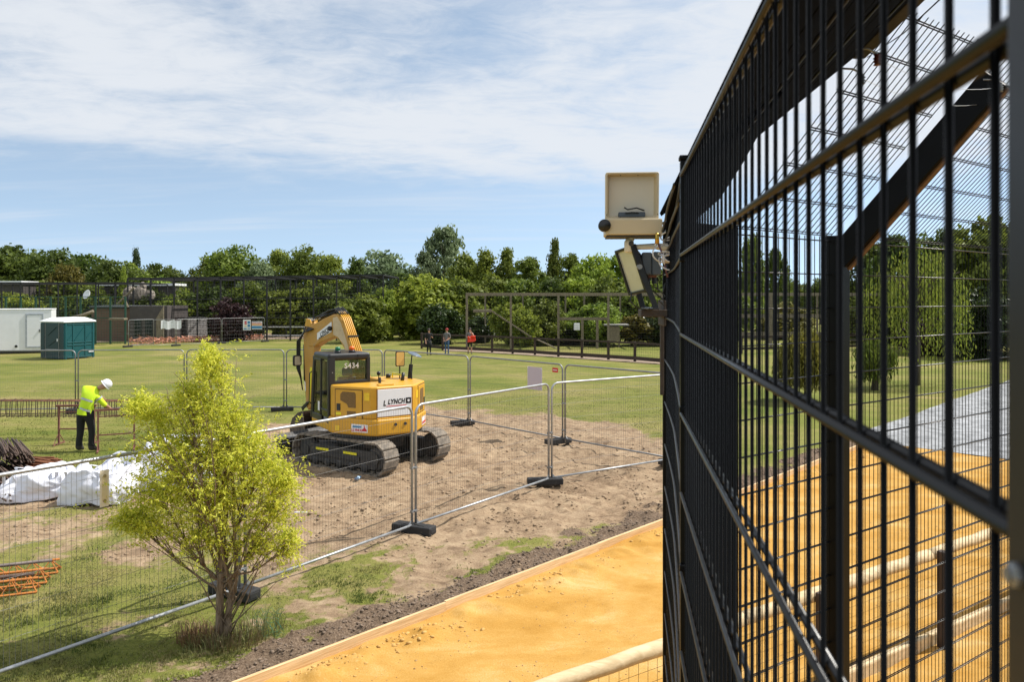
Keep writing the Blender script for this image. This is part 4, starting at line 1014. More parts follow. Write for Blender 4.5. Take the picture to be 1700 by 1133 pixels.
MB().prism([(cx0 + .02, cy0), (cx1 - .02, cy0), (cx1 - .02, cy0 + .1), (cx0 + .02, cy0 + .1)], cz0, 1.72, lambda u, v, w: (u, v, w)).prism([(cx0 + .12, cy0), (cx1 - .05, cy0), (cx1 - .05, cy0 + .08), (cx0 + .12, cy0 + .08)], 1.80, 2.0, fz_).build('rear_panel', mach_black, ex, bevel=.02)
MB().box(((cx0 + cx1) / 2 + .04, cy0 + .06, 2.22), (cx1 - cx0 - .24, .012, .50)).build('rear_window', cab_glass, ex)
MB().box((cx0 + .03, .16, 1.80), (.012, .42, 1.32)).build('side_window', cab_glass, ex)
dr = MB().box((cx0 + .03, .70, 1.80), (.012, .58, 1.32)).build('door_window', cab_glass, ex)
db = MB()
db.box((cx0 + .02, .68, 1.08), (.04, .66, .14)); db.box((cx0 + .02, .68, 2.47), (.04, .60, .06)); db.beam((cx0 + .02, 1.03, 1.02), (cx0 + .02, .88, 2.5), .04, .05, up=(0, 1, 0)); db.beam((cx0 + .02, .44, 1.02), (cx0 + .02, .40, 2.5), .04, .05, up=(0, 1, 0))
db.box((cx0 + .02, .16, 1.3), (.035, .46, .05))
db.build('door_frame', mach_black, ex, bevel=.012)
MB().box((cx0 - .005, .50, 1.36), (.012, .10, .22)).build('door_notice', white_sign, ex)
MB().box((cx1 - .04, .45, 1.85), (.012, .95, 1.15)).build('side_window', cab_glass, ex)
MB().box(((cx0 + cx1) / 2, cy1 - .02, 1.95), (cx1 - cx0 - .14, .012, 1.1)).build('windscreen', cab_glass, ex)
st_ = MB().box((-.6, .40, 1.42), (.46, .46, .14)).beam((-.6, .20, 1.45), (-.6, .10, 2.06), .46, .12, up=(0, 1, 0)); st_.beam((-.6, .10, 2.08), (-.6, .08, 2.28), .26, .09, up=(0, 1, 0))
st_.build('seat', mat('grey_blue_seat', (.16, .22, .26), .8, 0, .15, 8), ex, bevel=.04)
MB().beam((-.6, .85, 1.05), (-.6, .95, 1.72), .14, .10, up=(0, 1, 0)).box((-.32, .5, 1.62), (.10, .45, .14)).box((-.88, .5, 1.62), (.10, .45, .14)).build('control_console', mach_black, ex, bevel=.02)
stext('S434', .175, white_sign, -.56, 2.335, cy0 + .048, bold=.002)
for x, m, nm in ((-.80, green_lens, 'green_beacon'), (-.45, orange_lens, 'orange_beacon')):
    b_ = MB().lathe([(.075, 0), (.08, .02), (.07, .05)], (x, .18, cz1), 14).build('beacon_base', mach_black, ex, smooth=True)
    MB().lathe([(.062, .045), (.064, .10), (.056, .135), (.02, .142)], (x, .18, cz1), 14).build(nm, m, b_, smooth=True)
MB().tube([(-.45, .15, cz1 + .01), (-.43, .0, cz1 + .02), (-.42, cy0 - .01, cz1 - .04), (-.44, cy0 + .03, cz1 - .28)], .008, 6).build('beacon_cable', cable_b, ex)
for z in (1.5, 1.85, 2.2): MB().lathe([(.012, 0), (.012, -.006)], (0, 0, 0), 8, 'y').build('bolt', galv, ex, loc=(cx0 + .10, cy0 - .002, z))
MB().tube([(cx0 - .02, cy1 - .05, 1.35), (cx0 - .06, cy1 - .02, 1.4), (cx0 - .06, cy1 - .06, 2.1), (cx0 - .02, cy1 - .1, 2.15)], .014, 8).build('grab_handle', mach_black, ex, smooth=True)

# boom, stick and bucket: (v forward, z) in their own vertical plane
BRZ = R(17); bo_ = Vector((.10, 1.02, 0)) - Vector((-.16, 0, 0))
def bm_(v, z, w=0):
    return Vector((bo_.x + w * math.cos(BRZ) - v * math.sin(BRZ), bo_.y + w * math.sin(BRZ) + v * math.cos(BRZ), z))
def bprism(name, poly, w0, w1, m, bevel=.02): return MB().prism(poly, w0, w1, lambda u, v, w: bm_(u, v, w)).build(name, m, ex, bevel=bevel)
bprism('boom', [(-.45, 1.15), (-.15, 1.0), (.36, 1.9), (.72, 2.62), (.95, 2.86), (1.15, 2.92), (1.75, 2.76), (2.05, 2.62), (2.30, 2.62), (2.42, 2.9), (2.30, 3.16), (1.6, 3.40), (1.2, 3.52), (.98, 3.52), (.80, 3.36), (.42, 2.62), (-.05, 1.9)], -.14, .14, cat_y_dirty, .025)
bprism('boom_side_plate', [(.72, 2.72), (.98, 2.92), (1.18, 2.98), (1.20, 3.42), (1.02, 3.46), (.86, 3.30), (.58, 2.76), (.5, 2.5), (.62, 2.5)], -.146, -.139, cream_dirty, 0)
bs = bprism('boom_sign', [(1.25, 3.05), (1.89, 2.81), (1.89, 2.99), (1.25, 3.32)], -.150, -.142, white_sign, 0)
tx = text('LYNCH', .155, ink, ex, bm_(1.55, 3.035, -.153), (0, 0, 0), shear=.15, bold=.003, sx=.80)
ux = (bm_(1.0, 0) - bm_(2.0, 0)).normalized(); ux = (ux * math.cos(.43) + Vector((0, 0, math.sin(.43)))).normalized()
nz = (bm_(0, 0, -1) - bm_(0, 0, 0)).normalized(); uy = nz.cross(ux)
tx.rotation_euler = Matrix((ux, uy, nz)).transposed().to_euler()
MB().tube([bm_(1.80, 2.855, -.156), bm_(1.36, 3.045, -.156)], .010, 6).build('sign_underline', ink, ex)
MB().lathe([(.06, -.03), (.065, .03), (.04, .06)], (0, 0, 0), 12, 'y').build('boom_work_lamp', mach_black, ex, loc=bm_(1.27, 3.14, -.19), smooth=True)
for k, w in enumerate((-.12, -.06, .0, .06, .12)):
    MB().tube([bm_(-.02, 1.9, w), bm_(.38, 2.64, w), bm_(.60, 3.06, w), bm_(.80, 3.42, w), bm_(.98, 3.58, w)], .021, 8).build('hydraulic_pipe', cat_y, ex, smooth=True)
MB().beam(bm_(.53, 2.95, -.16), bm_(.53, 2.95, .16), .05, .05).build('pipe_clamp', mach_black, ex, bevel=.005)
for k in range(6):
    w = -.14 + .055 * k
    MB().tube([bm_(.88, 3.52, w), bm_(1.12, 3.66 + .02 * (k % 3), w * .8), bm_(1.4, 3.61, w), bm_(1.72, 3.50 + .03 * (k % 2), w * .9), bm_(2.05, 3.38, w * 1.1)], .02, 6).build('hydraulic_hose', mach_black, ex, smooth=True)
MB().tube([bm_(1.25, 3.58), bm_(1.88, 3.42)], .060, 12).build('stick_cylinder', mach_black, ex, smooth=True)
MB().tube([bm_(1.86, 3.425), bm_(2.40, 3.29)], .034, 10).build('cylinder_rod', chrome, ex, smooth=True)
bprism('stick', [(2.06, 2.9), (2.18, 3.24), (2.30, 3.32), (2.44, 3.26), (2.58, 2.9), (2.52, 2.0), (2.44, .95), (2.34, .86), (2.24, .95), (2.14, 1.7), (2.08, 2.3)], -.115, .115, cat_y_dirty, .02)
for w in (-.1, .1): bprism('stick_ear', [(2.20, 3.18), (2.26, 3.36), (2.44, 3.38), (2.52, 3.12)], w - .02, w + .02, cat_y, .01)
bprism('reflective_strip', [(2.16, 2.05), (2.25, 2.05), (2.32, 1.05), (2.25, 1.05)], -.123, -.116, yellow_lite, 0)
MB().tube([bm_(2.66, 2.65), bm_(2.64, 1.65)], .05, 12).build('bucket_cylinder', mach_black, ex, smooth=True)
MB().tube([bm_(2.64, 1.7), bm_(2.56, 1.0)], .03, 10).build('cylinder_rod', chrome, ex, smooth=True)
for k in range(4):
    w = -.15 - .012 * k
    MB().tube([bm_(2.05, 3.1, w), bm_(2.36, 3.16 - .05 * k, w - .04), bm_(2.60 + .03 * k, 2.75, w - .05), bm_(2.64 + .03 * k, 2.0, w - .03), bm_(2.56, 1.4 + .1 * k, w)], .019, 6).build('hydraulic_hose', mach_black, ex, smooth=True)
lp = MB().prism(rrect(.13, .15, .35), 0, .09, lambda u, v, w: bm_(2.62 + w * .7, 2.22 + v, -.26 + u)).build('work_lamp', mach_black, ex, bevel=.01)
MB().prism(rrect(.10, .12, .35), -.005, 0, lambda u, v, w: bm_(2.62 + w, 2.22 + v, -.26 + u)).build('lamp_lens', lamp_glass, lp)
bk_ = MB()
arc = [(2.30, .86), (2.52, .80), (2.78, .62), (2.92, .36), (2.86, .12), (2.62, .0), (2.34, .02), (2.2, .10)]
inner = [(2.24, .14), (2.36, .07), (2.60, .05), (2.81, .16), (2.86, .36), (2.73, .58), (2.5, .74), (2.34, .79)]
bk_.prism(arc + inner, -.32, .32, lambda u, v, w: bm_(u, v, w))
for w in (-.33, .31): bk_.prism(arc, w, w + .02, lambda u, v, w_: bm_(u, v, w_))
bk_.build('bucket', mat('worn_bucket_steel', (.10, .08, .07), .6, .4, .3, 6, .3), ex)
for k in range(4): bprism('bucket_tooth', [(2.24, .02), (2.24, .12), (2.06, .07)], -.28 + .16 * k, -.21 + .16 * k, MATS['worn_bucket_steel'], .005)
bprism('bucket_link', [(2.24, 1.1), (2.36, 1.1), (2.62, .92), (2.56, .82)], -.16, -.13, mach_black, .01)

# ------------------------------------------------------------------ people
def skinned(name, joints, bones, mats, root, sub=1):
    """one continuous body grown over a skeleton; every face takes the material of the bone it is nearest to"""
    names = list(joints); me = bpy.data.meshes.new(name)
    me.from_pydata([joints[n][0] for n in names], [(names.index(a), names.index(b)) for a, b, _ in bones], [])
    o = bpy.data.objects.new('tmp', me); COL.objects.link(o)
    o.modifiers.new('skin', 'SKIN')
    sv = me.skin_vertices[0].data if me.skin_vertices else None
    if sv is None:
        bm = bmesh.new(); bm.from_mesh(me); bm.verts.layers.skin.verify(); bm.to_mesh(me); bm.free(); sv = me.skin_vertices[0].data
    for i, n in enumerate(names): r = joints[n][1]; sv[i].radius = r if isinstance(r, tuple) else (r, r); sv[i].use_root = n == root
    ss = o.modifiers.new('sub', 'SUBSURF'); ss.levels = sub; ss.render_levels = sub
    dg = bpy.context.evaluated_depsgraph_get(); out = bpy.data.meshes.new_from_object(o.evaluated_get(dg))
    bpy.data.objects.remove(o)
    out.name = name; out.materials.clear()
    for m in mats: out.materials.append(m)
    B = [(Vector(joints[a][0]), Vector(joints[b][0]), mi) for a, b, mi in bones]
    for p in out.polygons:
        c = p.center; best = 9
        for a, b, mi in B:
            d = b - a; t = max(0, min(1, (c - a).dot(d) / max(d.length_squared, 1e-9))); q = (c - a - d * t).length
            if q < best: best = q; p.material_index = mi
        p.use_smooth = True
    return out
def hand_bones(J, Bn, side, wrist, d, palm_n, mi, curl=.35):
    """palm, four unequal bent fingers and a thumb from the side of the palm"""
    d = Vector(d).normalized(); n = Vector(palm_n).normalized(); s = d.cross(n).normalized()
    w = Vector(wrist); pm = w + d * .05; J[side + 'palm'] = (pm, (.030, .018)); Bn.append((side + 'wrist', side + 'palm', mi))
    for k, L in enumerate((.065, .075, .070, .055)):
        r = pm + d * .035 + s * (.027 - .018 * k); m_ = r + (d * .8 + n * curl) * L * .55; t = m_ + (d * .5 + n * curl * 2) * L * .5
        a, b, c = f'{side}f{k}a', f'{side}f{k}b', f'{side}f{k}c'
        J[a], J[b], J[c] = (r, .009), (m_, .0085), (t, .007); Bn += [(side + 'palm', a, mi), (a, b, mi), (b, c, mi)]
    a, b = side + 't0', side + 't1'
    J[a] = (w + d * .035 + s * .034 + n * .005, .011); J[b] = (w + d * .07 + s * .05 + n * .02, .009); Bn += [(side + 'palm', a, mi), (a, b, mi)]
def head_bones(J, Bn, neck, top, fwd, skin):
    n, t, f = Vector(neck), Vector(top), Vector(fwd).normalized()
    J['jaw'] = (n.lerp(t, .38) + f * .022, (.062, .070)); J['skull'] = (n.lerp(t, .72) + f * .004, (.076, .090)); J['crown'] = (t, (.045, .055))
    Bn += [('neck', 'jaw', skin), ('jaw', 'skull', skin), ('skull', 'crown', skin)]
    J['nose'] = (n.lerp(t, .52) + f * .108, .013); Bn.append(('jaw', 'nose', skin))
def figure(p, rz, label, J, mats, legs, bonesmat, fwd=(0, 1, 0), group=None, k=1.0):
    """J: joints of the pose; bonesmat: material indexes (skin, top, legs, boots, forearm, shin)"""
    sk, tp, lg, bt, fa, sh_ = bonesmat
    Bn = [('pelvis', 'waist', tp), ('waist', 'chest', tp), ('chest', 'neck', tp)]
    for s in 'lr':
        Bn += [('pelvis', s + 'hip', lg), (s + 'hip', s + 'knee', lg), (s + 'knee', s + 'ankle', sh_), (s + 'ankle', s + 'heel', bt), (s + 'ankle', s + 'toe', bt),
               ('chest', s + 'sho', tp), (s + 'sho', s + 'elb', tp), (s + 'elb', s + 'wrist', fa)]
        e, w = Vector(J[s + 'elb'][0]), Vector(J[s + 'wrist'][0])
        hand_bones(J, Bn, s, w, w - e, (0, .6, -.4) if s == 'l' else (0, .6, -.4), sk)
    head_bones(J, Bn, J['neck'][0], J.pop('top')[0], fwd, sk)
    e = empty('person', p, rz, label, 'person', group); e.scale = (k,) * 3
    o = obj('body', skinned('body', J, Bn, mats, 'pelvis'), e)
    return e
def stand(**kw):
    J = {'pelvis': ((0, 0, .95), (.15, .105)), 'waist': ((0, .0, 1.10), (.135, .095)), 'chest': ((0, .0, 1.33), (.155, .105)), 'neck': ((0, .005, 1.50), .052), 'top': ((0, .02, 1.76), 0)}
    for s, x in (('l', -1), ('r', 1)):
        J.update({s + 'hip': ((x * .09, 0, .86), .088), s + 'knee': ((x * .10, .02, .48), .058), s + 'ankle': ((x * .11, -.01, .09), .042), s + 'heel': ((x * .11, -.05, .035), .035), s + 'toe': ((x * .12, .15, .03), (.042, .028)),
                  s + 'sho': ((x * .185, 0, 1.42), .058), s + 'elb': ((x * .24, -.02, 1.13), .043), s + 'wrist': ((x * .24, .08, .90), .030)})
    J.update(kw); return J
def hair(e, c, r, m, name='hair', sc=(1, 1.1, 1.0), cut=-.2):
    mb = MB(); prof = [(r * math.cos(a), r * math.sin(a)) for a in np.linspace(-.5, 1.5, 8)]
    o = MB().lathe([(max(x, .005), z) for x, z in prof], (0, 0, 0), 16).build(name, m, e, smooth=True); o.location = c; o.scale = sc; return o

# the bending worker: feet on the turf, hips high, trunk folded to his right over the rebar
wp_ = G(141, 750)
J = {'pelvis': ((0, 0, .98), (.185, .135)), 'waist': ((.03, .03, 1.17), (.19, .135)), 'chest': ((.10, .10, 1.41), (.22, .15)), 'neck': ((.24, .17, 1.54), .055), 'top': ((.44, .25, 1.66), 0),
     'lhip': ((-.11, 0, .88), .118), 'lknee': ((-.14, .03, .50), .088), 'lankle': ((-.17, -.02, .10), .066), 'lheel': ((-.16, -.06, .04), .042), 'ltoe': ((-.15, .16, .035), (.05, .035)),
     'rhip': ((.11, .02, .88), .118), 'rknee': ((.15, .06, .50), .088), 'rankle': ((.14, .02, .10), .066), 'rheel': ((.12, -.02, .04), .042), 'rtoe': ((.27, .13, .035), (.05, .035)),
     'lsho': ((-.09, .12, 1.55), .085), 'lelb': ((-.26, .32, 1.52), .060), 'lwrist': ((.02, .52, 1.28), .034),
     'rsho': ((.28, .05, 1.36), .085), 'relb': ((.42, .18, 1.12), .060), 'rwrist': ((.36, .42, 1.02), .034)}
wk = figure(wp_, R(-8), 'person in lime hi-vis vest and white helmet bending over the rebar cage', J, [skin_m, hiviz, cloth_black, boot_m, cloth_black], None, (0, 1, 2, 3, 0, 2), fwd=(.5, .75, -.6), k=1.0)
hm = MB().lathe([(.128, -.02), (.126, .03), (.112, .085), (.075, .125), (.03, .14), (.004, .142)], (0, 0, 0), 20).build('helmet', mat('white_helmet', (.80, .81, .84), .3, 0, .03), wk, smooth=True)
hm.location = (.395, .235, 1.635); hm.rotation_euler = (R(-14), R(52), R(12)); hm.scale = (1, 1.12, 1)
MB().lathe([(.128, -.022), (.145, -.022), (.145, -.014), (.126, -.010)], (0, 0, 0), 20).build('helmet_brim', MATS['white_helmet'], hm, smooth=True)
def band(c, axis, rx, ry, h, parent, m=silver_tape, name='reflective_band'):
    q_ = Vector(axis).normalized().to_track_quat('Z', 'Y'); pts = []
    mb = MB(); n = 20
    for z in (-h / 2, h / 2):
        for k in range(n): a = 2 * math.pi * k / n; mb.v.append(tuple(Vector(c) + q_ @ Vector((rx * 1.12 * math.cos(a), ry * 1.12 * math.sin(a), z))))
    mb.f = [(k, (k + 1) % n, n + (k + 1) % n, n + k) for k in range(n)]
    return mb.build(name, m, parent, smooth=True)
band((.03, .02, 1.04), (.3, .2, 1), .188, .145, .05, wk); band((.06, .06, 1.26), (.28, .3, 1), .198, .158, .05, wk)
band((.31, .08, 1.31), (.5, .5, -1), .082, .082, .04, wk); band((-.13, .17, 1.545), (-.6, .7, -.1), .082, .082, .04, wk)
band((-.02, .0, .99), (.1, .05, 1), .175, .135, .14, wk, hiviz, 'vest_hem')

p1 = figure(G(712, 590), R(205), 'person in black jacket and skirt standing leftmost on the far lawn', stand(lelb=((-.25, .04, 1.14), .045), lwrist=((-.12, .22, 1.22), .032)), [skin_m, cloth_black, cloth_black, boot_m], None, (0, 1, 2, 3, 0, 2))
hair(p1, (0, .0, 1.68), .105, hair_d)
MB().lathe([(.15, 1.0), (.19, .85), (.235, .60), (.225, .595), (.1, .62)], (0, 0, 0), 14).build('skirt', cloth_black, p1, smooth=True)
MB().lathe([(.10, -.15), (.12, 0), (.10, .12), (.05, .15)], (.25, -.03, .82), 10).build('shoulder_bag', cloth_black, p1, smooth=True)
p2 = figure(G(742, 589), R(160), 'person in grey top, blue jeans and red cap on the far lawn', stand(lwrist=((-.10, .20, .98), .032), rwrist=((.12, .20, .98), .032)), [skin_m, cloth_grey, denim, boot_m], None, (0, 1, 2, 3, 0, 2))
hair(p2, (0, .0, 1.68), .108, cloth_red, 'cap'); MB().prism([(-.07, .08), (.07, .08), (.05, .18), (-.05, .18)], 1.665, 1.68, fz_).build('cap_peak', cloth_red, p2)
p3 = figure(G(780, 588), R(185), 'person in dark top and black shorts carrying a bright red item', stand(lelb=((-.27, .05, 1.18), .043), lwrist=((-.10, .10, 1.48), .03), relb=((.26, .0, 1.18), .043), rwrist=((.05, .24, 1.12), .03)), [skin_m, cloth_grey, cloth_black, boot_m], None, (0, 1, 2, 3, 0, 0))
hair(p3, (0, -.01, 1.68), .11, hair_d); MB().lathe([(.165, 1.02), (.19, .85), (.17, .66), (.08, .68)], (0, 0, 0), 12).build('shorts', cloth_black, p3, smooth=True)
rb = MB(); 
for i in range(13):
    for j in range(7):
        u, v = i / 12, j / 6; rb.v.append(((u - .5) * .52, .05 * math.sin(u * 9 + v * 4) + .1 * math.sin(v * 3.14), (v - .5) * .34 + .08 * (u - .5) + .02 * math.sin(u * 14)))
rb.f = [(i * 7 + j, i * 7 + j + 1, (i + 1) * 7 + j + 1, (i + 1) * 7 + j) for i in range(12) for j in range(6)]
rg = rb.build('folded_item', red_bag, None, smooth=True); rg.location = Vector(p3.location) + Vector((.12, -.28, 1.02)); rg.modifiers.new('thick', 'SOLIDIFY').thickness = .05
tag(rg, 'bright red folded plastic item held by the person in shorts', 'bag')

# ------------------------------------------------------------------ site materials
def sack(name, p, size, seed, label, rz=0, lean=0, open_top=False):
    e = empty(name, p, rz, label, 'bulk bag', 'white bulk bags')
    bm = bmesh.new(); bmesh.ops.create_cube(bm, size=2); bmesh.ops.subdivide_edges(bm, edges=bm.edges, cuts=26, use_grid_fill=True)
    sx_, sy_, sz_ = size
    for v in bm.verts:
        c = v.co.copy(); l = max(abs(c.x), abs(c.y), abs(c.z)); nrm = c.normalized()
        q = c.lerp(nrm * 1.25, .42)
        off = Vector((seed * 3.1, seed * 1.7, seed))
        fold = mnoise.noise(q * .9 + off) * .26 + (.5 - abs(mnoise.noise(Vector((q.x * 1.7, q.y * 1.7, q.z * .8)) + off * 2))) * .16 + (.4 - abs(mnoise.noise(Vector((q.x * 2.2 + q.z * 1.5, q.y * 2.2, q.z * 2.2)) + off))) * .09 + mnoise.noise(q * 6 + off) * .012
        q = q * (1 + fold - .10)
        top = max(0, (q.z + .2)); slump = 1 - .16 * top
        z = (q.z + 1) / 2
        if open_top and q.z > .5: z -= max(0, .55 - (q.x ** 2 + q.y ** 2)) * .75
        z += mnoise.noise(Vector((q.x * 1.4, q.y * 1.4, seed * 5.0))) * .28 * max(0, z)
        v.co = Vector((q.x * sx_ / 2 * slump + lean * z, q.y * sy_ / 2 * slump, max(z, .0) * sz_))
    me = bpy.data.meshes.new('bag_body'); bm.to_mesh(me); bm.free(); me.materials.append(bag_m); me.polygons.foreach_set('use_smooth', [True] * len(me.polygons))
    obj('bag_body', me, e)
    rr = random.Random(seed)
    for sx1, sy1 in ((-1, -1), (1, -1), (-1, 1), (1, 1)):
        x, y = sx1 * sx_ * .30, sy1 * sy_ * .3; z = sz_ * .78; k = rr.uniform(-.1, .1)
        lp = MB(); pts = [(x - .1 * sx1, y, z - .1), (x - .08 * sx1 + k, y - .08, z + .10), (x + .03 * sx1 + k, y - .14, z + .13), (x + .10 * sx1, y - .08, z + .02), (x + .13 * sx1, y, z - .16)]
        for a, b in zip(pts, pts[1:]): lp.beam(a, b, .05, .006)
        lp.build('lifting_loop', bag_m, e)
    return e
def flap(e, pts, name='flap'):
    """a standing rag of sacking: rows of points bottom to top"""
    mb = MB(); nr_ = 10; nc = len(pts)
    for i, (x, y, z0, x1, y1, z1) in enumerate(pts):
        for j in range(nr_):
            k = j / (nr_ - 1); mb.v.append((x + (x1 - x) * k + .03 * math.sin(7 * k + i * 1.3), y + (y1 - y) * k + .05 * math.sin(i * 1.9 + 4 * k), z0 + (z1 - z0) * k))
    mb.f = [(i * nr_ + j, i * nr_ + j + 1, (i + 1) * nr_ + j + 1, (i + 1) * nr_ + j) for i in range(nc - 1) for j in range(nr_ - 1)]
    o = mb.build(name, bag_m, e, smooth=True); o.modifiers.new('sub', 'SUBSURF').levels = 1; o.modifiers.new('thick', 'SOLIDIFY').thickness = .008; return o
b1 = sack('bulk_bag', G(170, 831), (1.10, 1.0, .62), 3, 'crumpled white bulk bag behind the cream label plate, right of the flat one', R(-10), .08, True)
flap(b1, [(-.45, .30, .35, -.20, .34, .66), (-.25, .38, .4, -.05, .42, .86), (0, .42, .42, .12, .46, .82), (.22, .40, .42, .36, .44, .76), (.42, .30, .4, .56, .34, .84), (.52, .0, .35, .60, .05, .78), (.54, -.3, .3, .56, -.3, .5)])
b2 = sack('bulk_bag', G(64, 824), (1.15, .95, .52), 8, 'flattened white bulk bag lying beside the rebar bundles', R(12), .1)
b3 = sack('bulk_bag', G(292, 806), (1.35, 1.0, .82), 14, 'white bulk bag half hidden behind the sapling leaves', R(20), .02, True)
flap(b3, [(-.5, .2, .5, -.45, .25, .95), (-.2, .35, .5, -.2, .4, 1.05), (.1, .4, .5, .15, .42, .9), (.4, .3, .5, .5, .3, 1.0)])
flap(b2, [(-.75, -.25, .02, -1.15, -.28, .05), (-.72, -.1, .15, -1.15, -.12, .10), (-.7, .1, .1, -1.1, .1, .06)], 'strap')

def bundle(name, p, rz, n, L, rad_, tilt, label, m, sd):
    e = empty(name, p, rz, label, 'rebar bundle', 'dark rebar bundles'); rr = random.Random(sd)
    for i in range(n):
        r_ = rad_ * math.sqrt(rr.random()); a = rr.random() * 6.28; y, z = r_ * math.cos(a) * 1.5, abs(r_ * math.sin(a)) + .02
        l = L * rr.uniform(.8, 1.1); x0 = rr.uniform(-.12, .12)
        b_ = MB().tube([(x0 - l / 2, y, z), (x0, y + rr.uniform(-.04, .04), z + rr.uniform(0, .03)), (x0 + l / 2, y + rr.uniform(-.05, .05), z + tilt * l / 2 + rr.uniform(-.02, .02))], .017, 6).build('rod', m, e, smooth=True)
    return e
bundle('rebar_bundle', G(4, 798), R(-46), 100, 2.2, .36, .0, 'dark rebar bundle at the left edge, lying towards the camera', rebar_dark, 1)
bundle('rebar_bundle', G(62, 784), R(-20), 100, .95, .28, .04, 'short brown rebar bundle just behind the flat bulk bag', rust, 2)
bundle('rebar_bundle', G(8, 788), R(-52), 100, 1.9, .30, .0, 'stacked dark rebar bundle at the far end of the rebar heap', rebar_dark, 3).location.z = .34
bundle('rebar_bundle', G(-14, 818), R(-42), 50, 2.2, .2, .0, 'low rebar bundle lowest at the left picture edge', rebar_dark, 4)

cg = empty('rebar_cage', G(120, 728), R(-1), 'long rusty rebar cage lying across trestles beside the worker', 'rebar cage')
zc = 1.02; xa, xb = -4.2, 2.3
for y in (-.16, .16):
    for z in (zc - .40, zc): MB().tube([(xa, y, z), (xb, y, z)], .011, 6).build('long_bar', rebar_dark if z < zc else rust, cg, smooth=True)
    for y2 in (-.06, .06): pass
for y in (-.08, 0, .08): MB().tube([(xa, y, zc), (xb, y, zc)], .010, 6).build('long_bar', rust, cg, smooth=True)
st_me = MB().tube([(0, -.18, .0), (0, -.18, -.44), (0, .18, -.44), (0, .18, 0), (0, -.18, .0)], .011, 5).mesh('stirrup', rebar_dark)
x = xa + .05
while x < xb:
    s_ = obj('stirrup', st_me, cg, (x + random.uniform(-.02, .02), 0, zc + .01)); s_.rotation_euler = (R(random.uniform(-3, 3)), R(random.uniform(-4, 4)), 0); x += .155
def trestle(p, rz, w, h, label):
    e = empty('trestle', p, rz, label, 'trestle', 'rusty steel trestles')
    for x in (-w / 2, w / 2):
        MB().beam((x, 0, 0.02), (x, 0, h), .04, .04, up=(0, 1, 0)).build('leg', rust_red, e)
        MB().beam((x, -.28, .02), (x, .28, .02), .035, .03).build('foot', rust_red, e)
        for s_ in (-1, 1): MB().beam((x, s_ * .26, .03), (x, 0, .30), .014, .014).build('brace', rust_red, e)
    MB().beam((-w / 2 - .06, 0, h), (w / 2 + .06, 0, h), .05, .05).build('top_bar', rust_red, e)
    MB().beam((-w / 2, 0, .40), (w / 2, 0, .40), .03, .03).build('lower_bar', rust_red, e)
    MB().beam((-w / 2, 0, h - .16), (w / 2, 0, h - .16), .025, .025).build('upper_bar', rust_red, e)
trestle(G(127, 738), R(4), .88, 1.00, 'red rusty trestle behind the bending worker')
trestle(G(193, 748), R(24), .80, 1.02, 'dark rusty trestle just right of the bending worker')

def lattice(p, rz, L, label):
    e = empty('lattice_girder', p, rz, label, 'steel girder', 'rusty girders on the grass')
    for y in (-.10, .10): MB().tube([(-L / 2, y, .02), (L / 2, y, .02)], .014, 6).build('bottom_bar', rust_orange, e, smooth=True)
    MB().tube([(-L / 2, 0, .17), (L / 2, 0, .17)], .016, 6).build('top_bar', rust_orange, e, smooth=True)
    n = int(L / .20)
    for s_ in (-1, 1):
        pts = []
        for i in range(n + 1): pts += [(-L / 2 + L * i / n, s_ * .10, .02), (-L / 2 + L * (i + .5) / n, 0, .17)]
        MB().tube(pts[:-1], .012, 5).build('lacing_bar', rust_orange, e)
    return e
gl = G(35, 972)
lattice(gl, R(20), 2.4, 'rusty orange lattice girder furthest from the fence').location = G(-72, 968)
lattice(gl, R(20), 2.2, 'rusty orange lattice girder in the middle of the pile').location = G(-82, 984)
lattice(gl, R(21), 2.0, 'rusty orange lattice girder nearest the fence, lowest in the pile').location = G(-90, 1000)
for q_, L, lab, m in ((G(-50, 970), 1.9, 'grey steel bar lying on the upper rusty girder', mat('grey_bar', (.16, .13, .12), .6, .3, .3, 8)), (G(-80, 994), 1.8, 'dark steel bar lying on the lower rusty girder', rebar_dark)):
    d = Vector((math.cos(R(20)), math.sin(R(20)), 0))
    tag(MB().tube([q_ - d * L / 2 + Vector((0, 0, .19)), q_ + d * L / 2 + Vector((0, 0, .20))], .024, 8).build('steel_bar', m, None, smooth=True), lab, 'steel bar')
bt = empty('water_bottle', G(594, 797), R(70), 'clear plastic water bottle lying on the soil by the excavator', 'bottle')
MB().lathe([(.005, -.10), (.032, -.098), (.034, -.03), (.031, 0), (.034, .04), (.030, .07), (.013, .10), (.013, .112)], (0, 0, .036), 12, 'x').build('shell', blue_plastic, bt, smooth=True)
MB().lathe([(.036, -.02), (.036, .035)], (0, 0, .036), 12, 'x').build('wrapper', mat('bottle_wrapper', (.45, .62, .80), .4), bt, smooth=True)
MB().lathe([(.016, .10), (.016, .122)], (0, 0, .036), 10, 'x').build('bottle_cap', blue_ink, bt)
sk_ = MB().tube([G(498, 857) + Vector((-.1, 0, .06)), G(498, 857) + Vector((.12, .03, .05))], .012, 6).build('white_offcut', white_p, None); tag(sk_, 'small white plastic offcut lying on the soil right of the sapling', 'offcut')

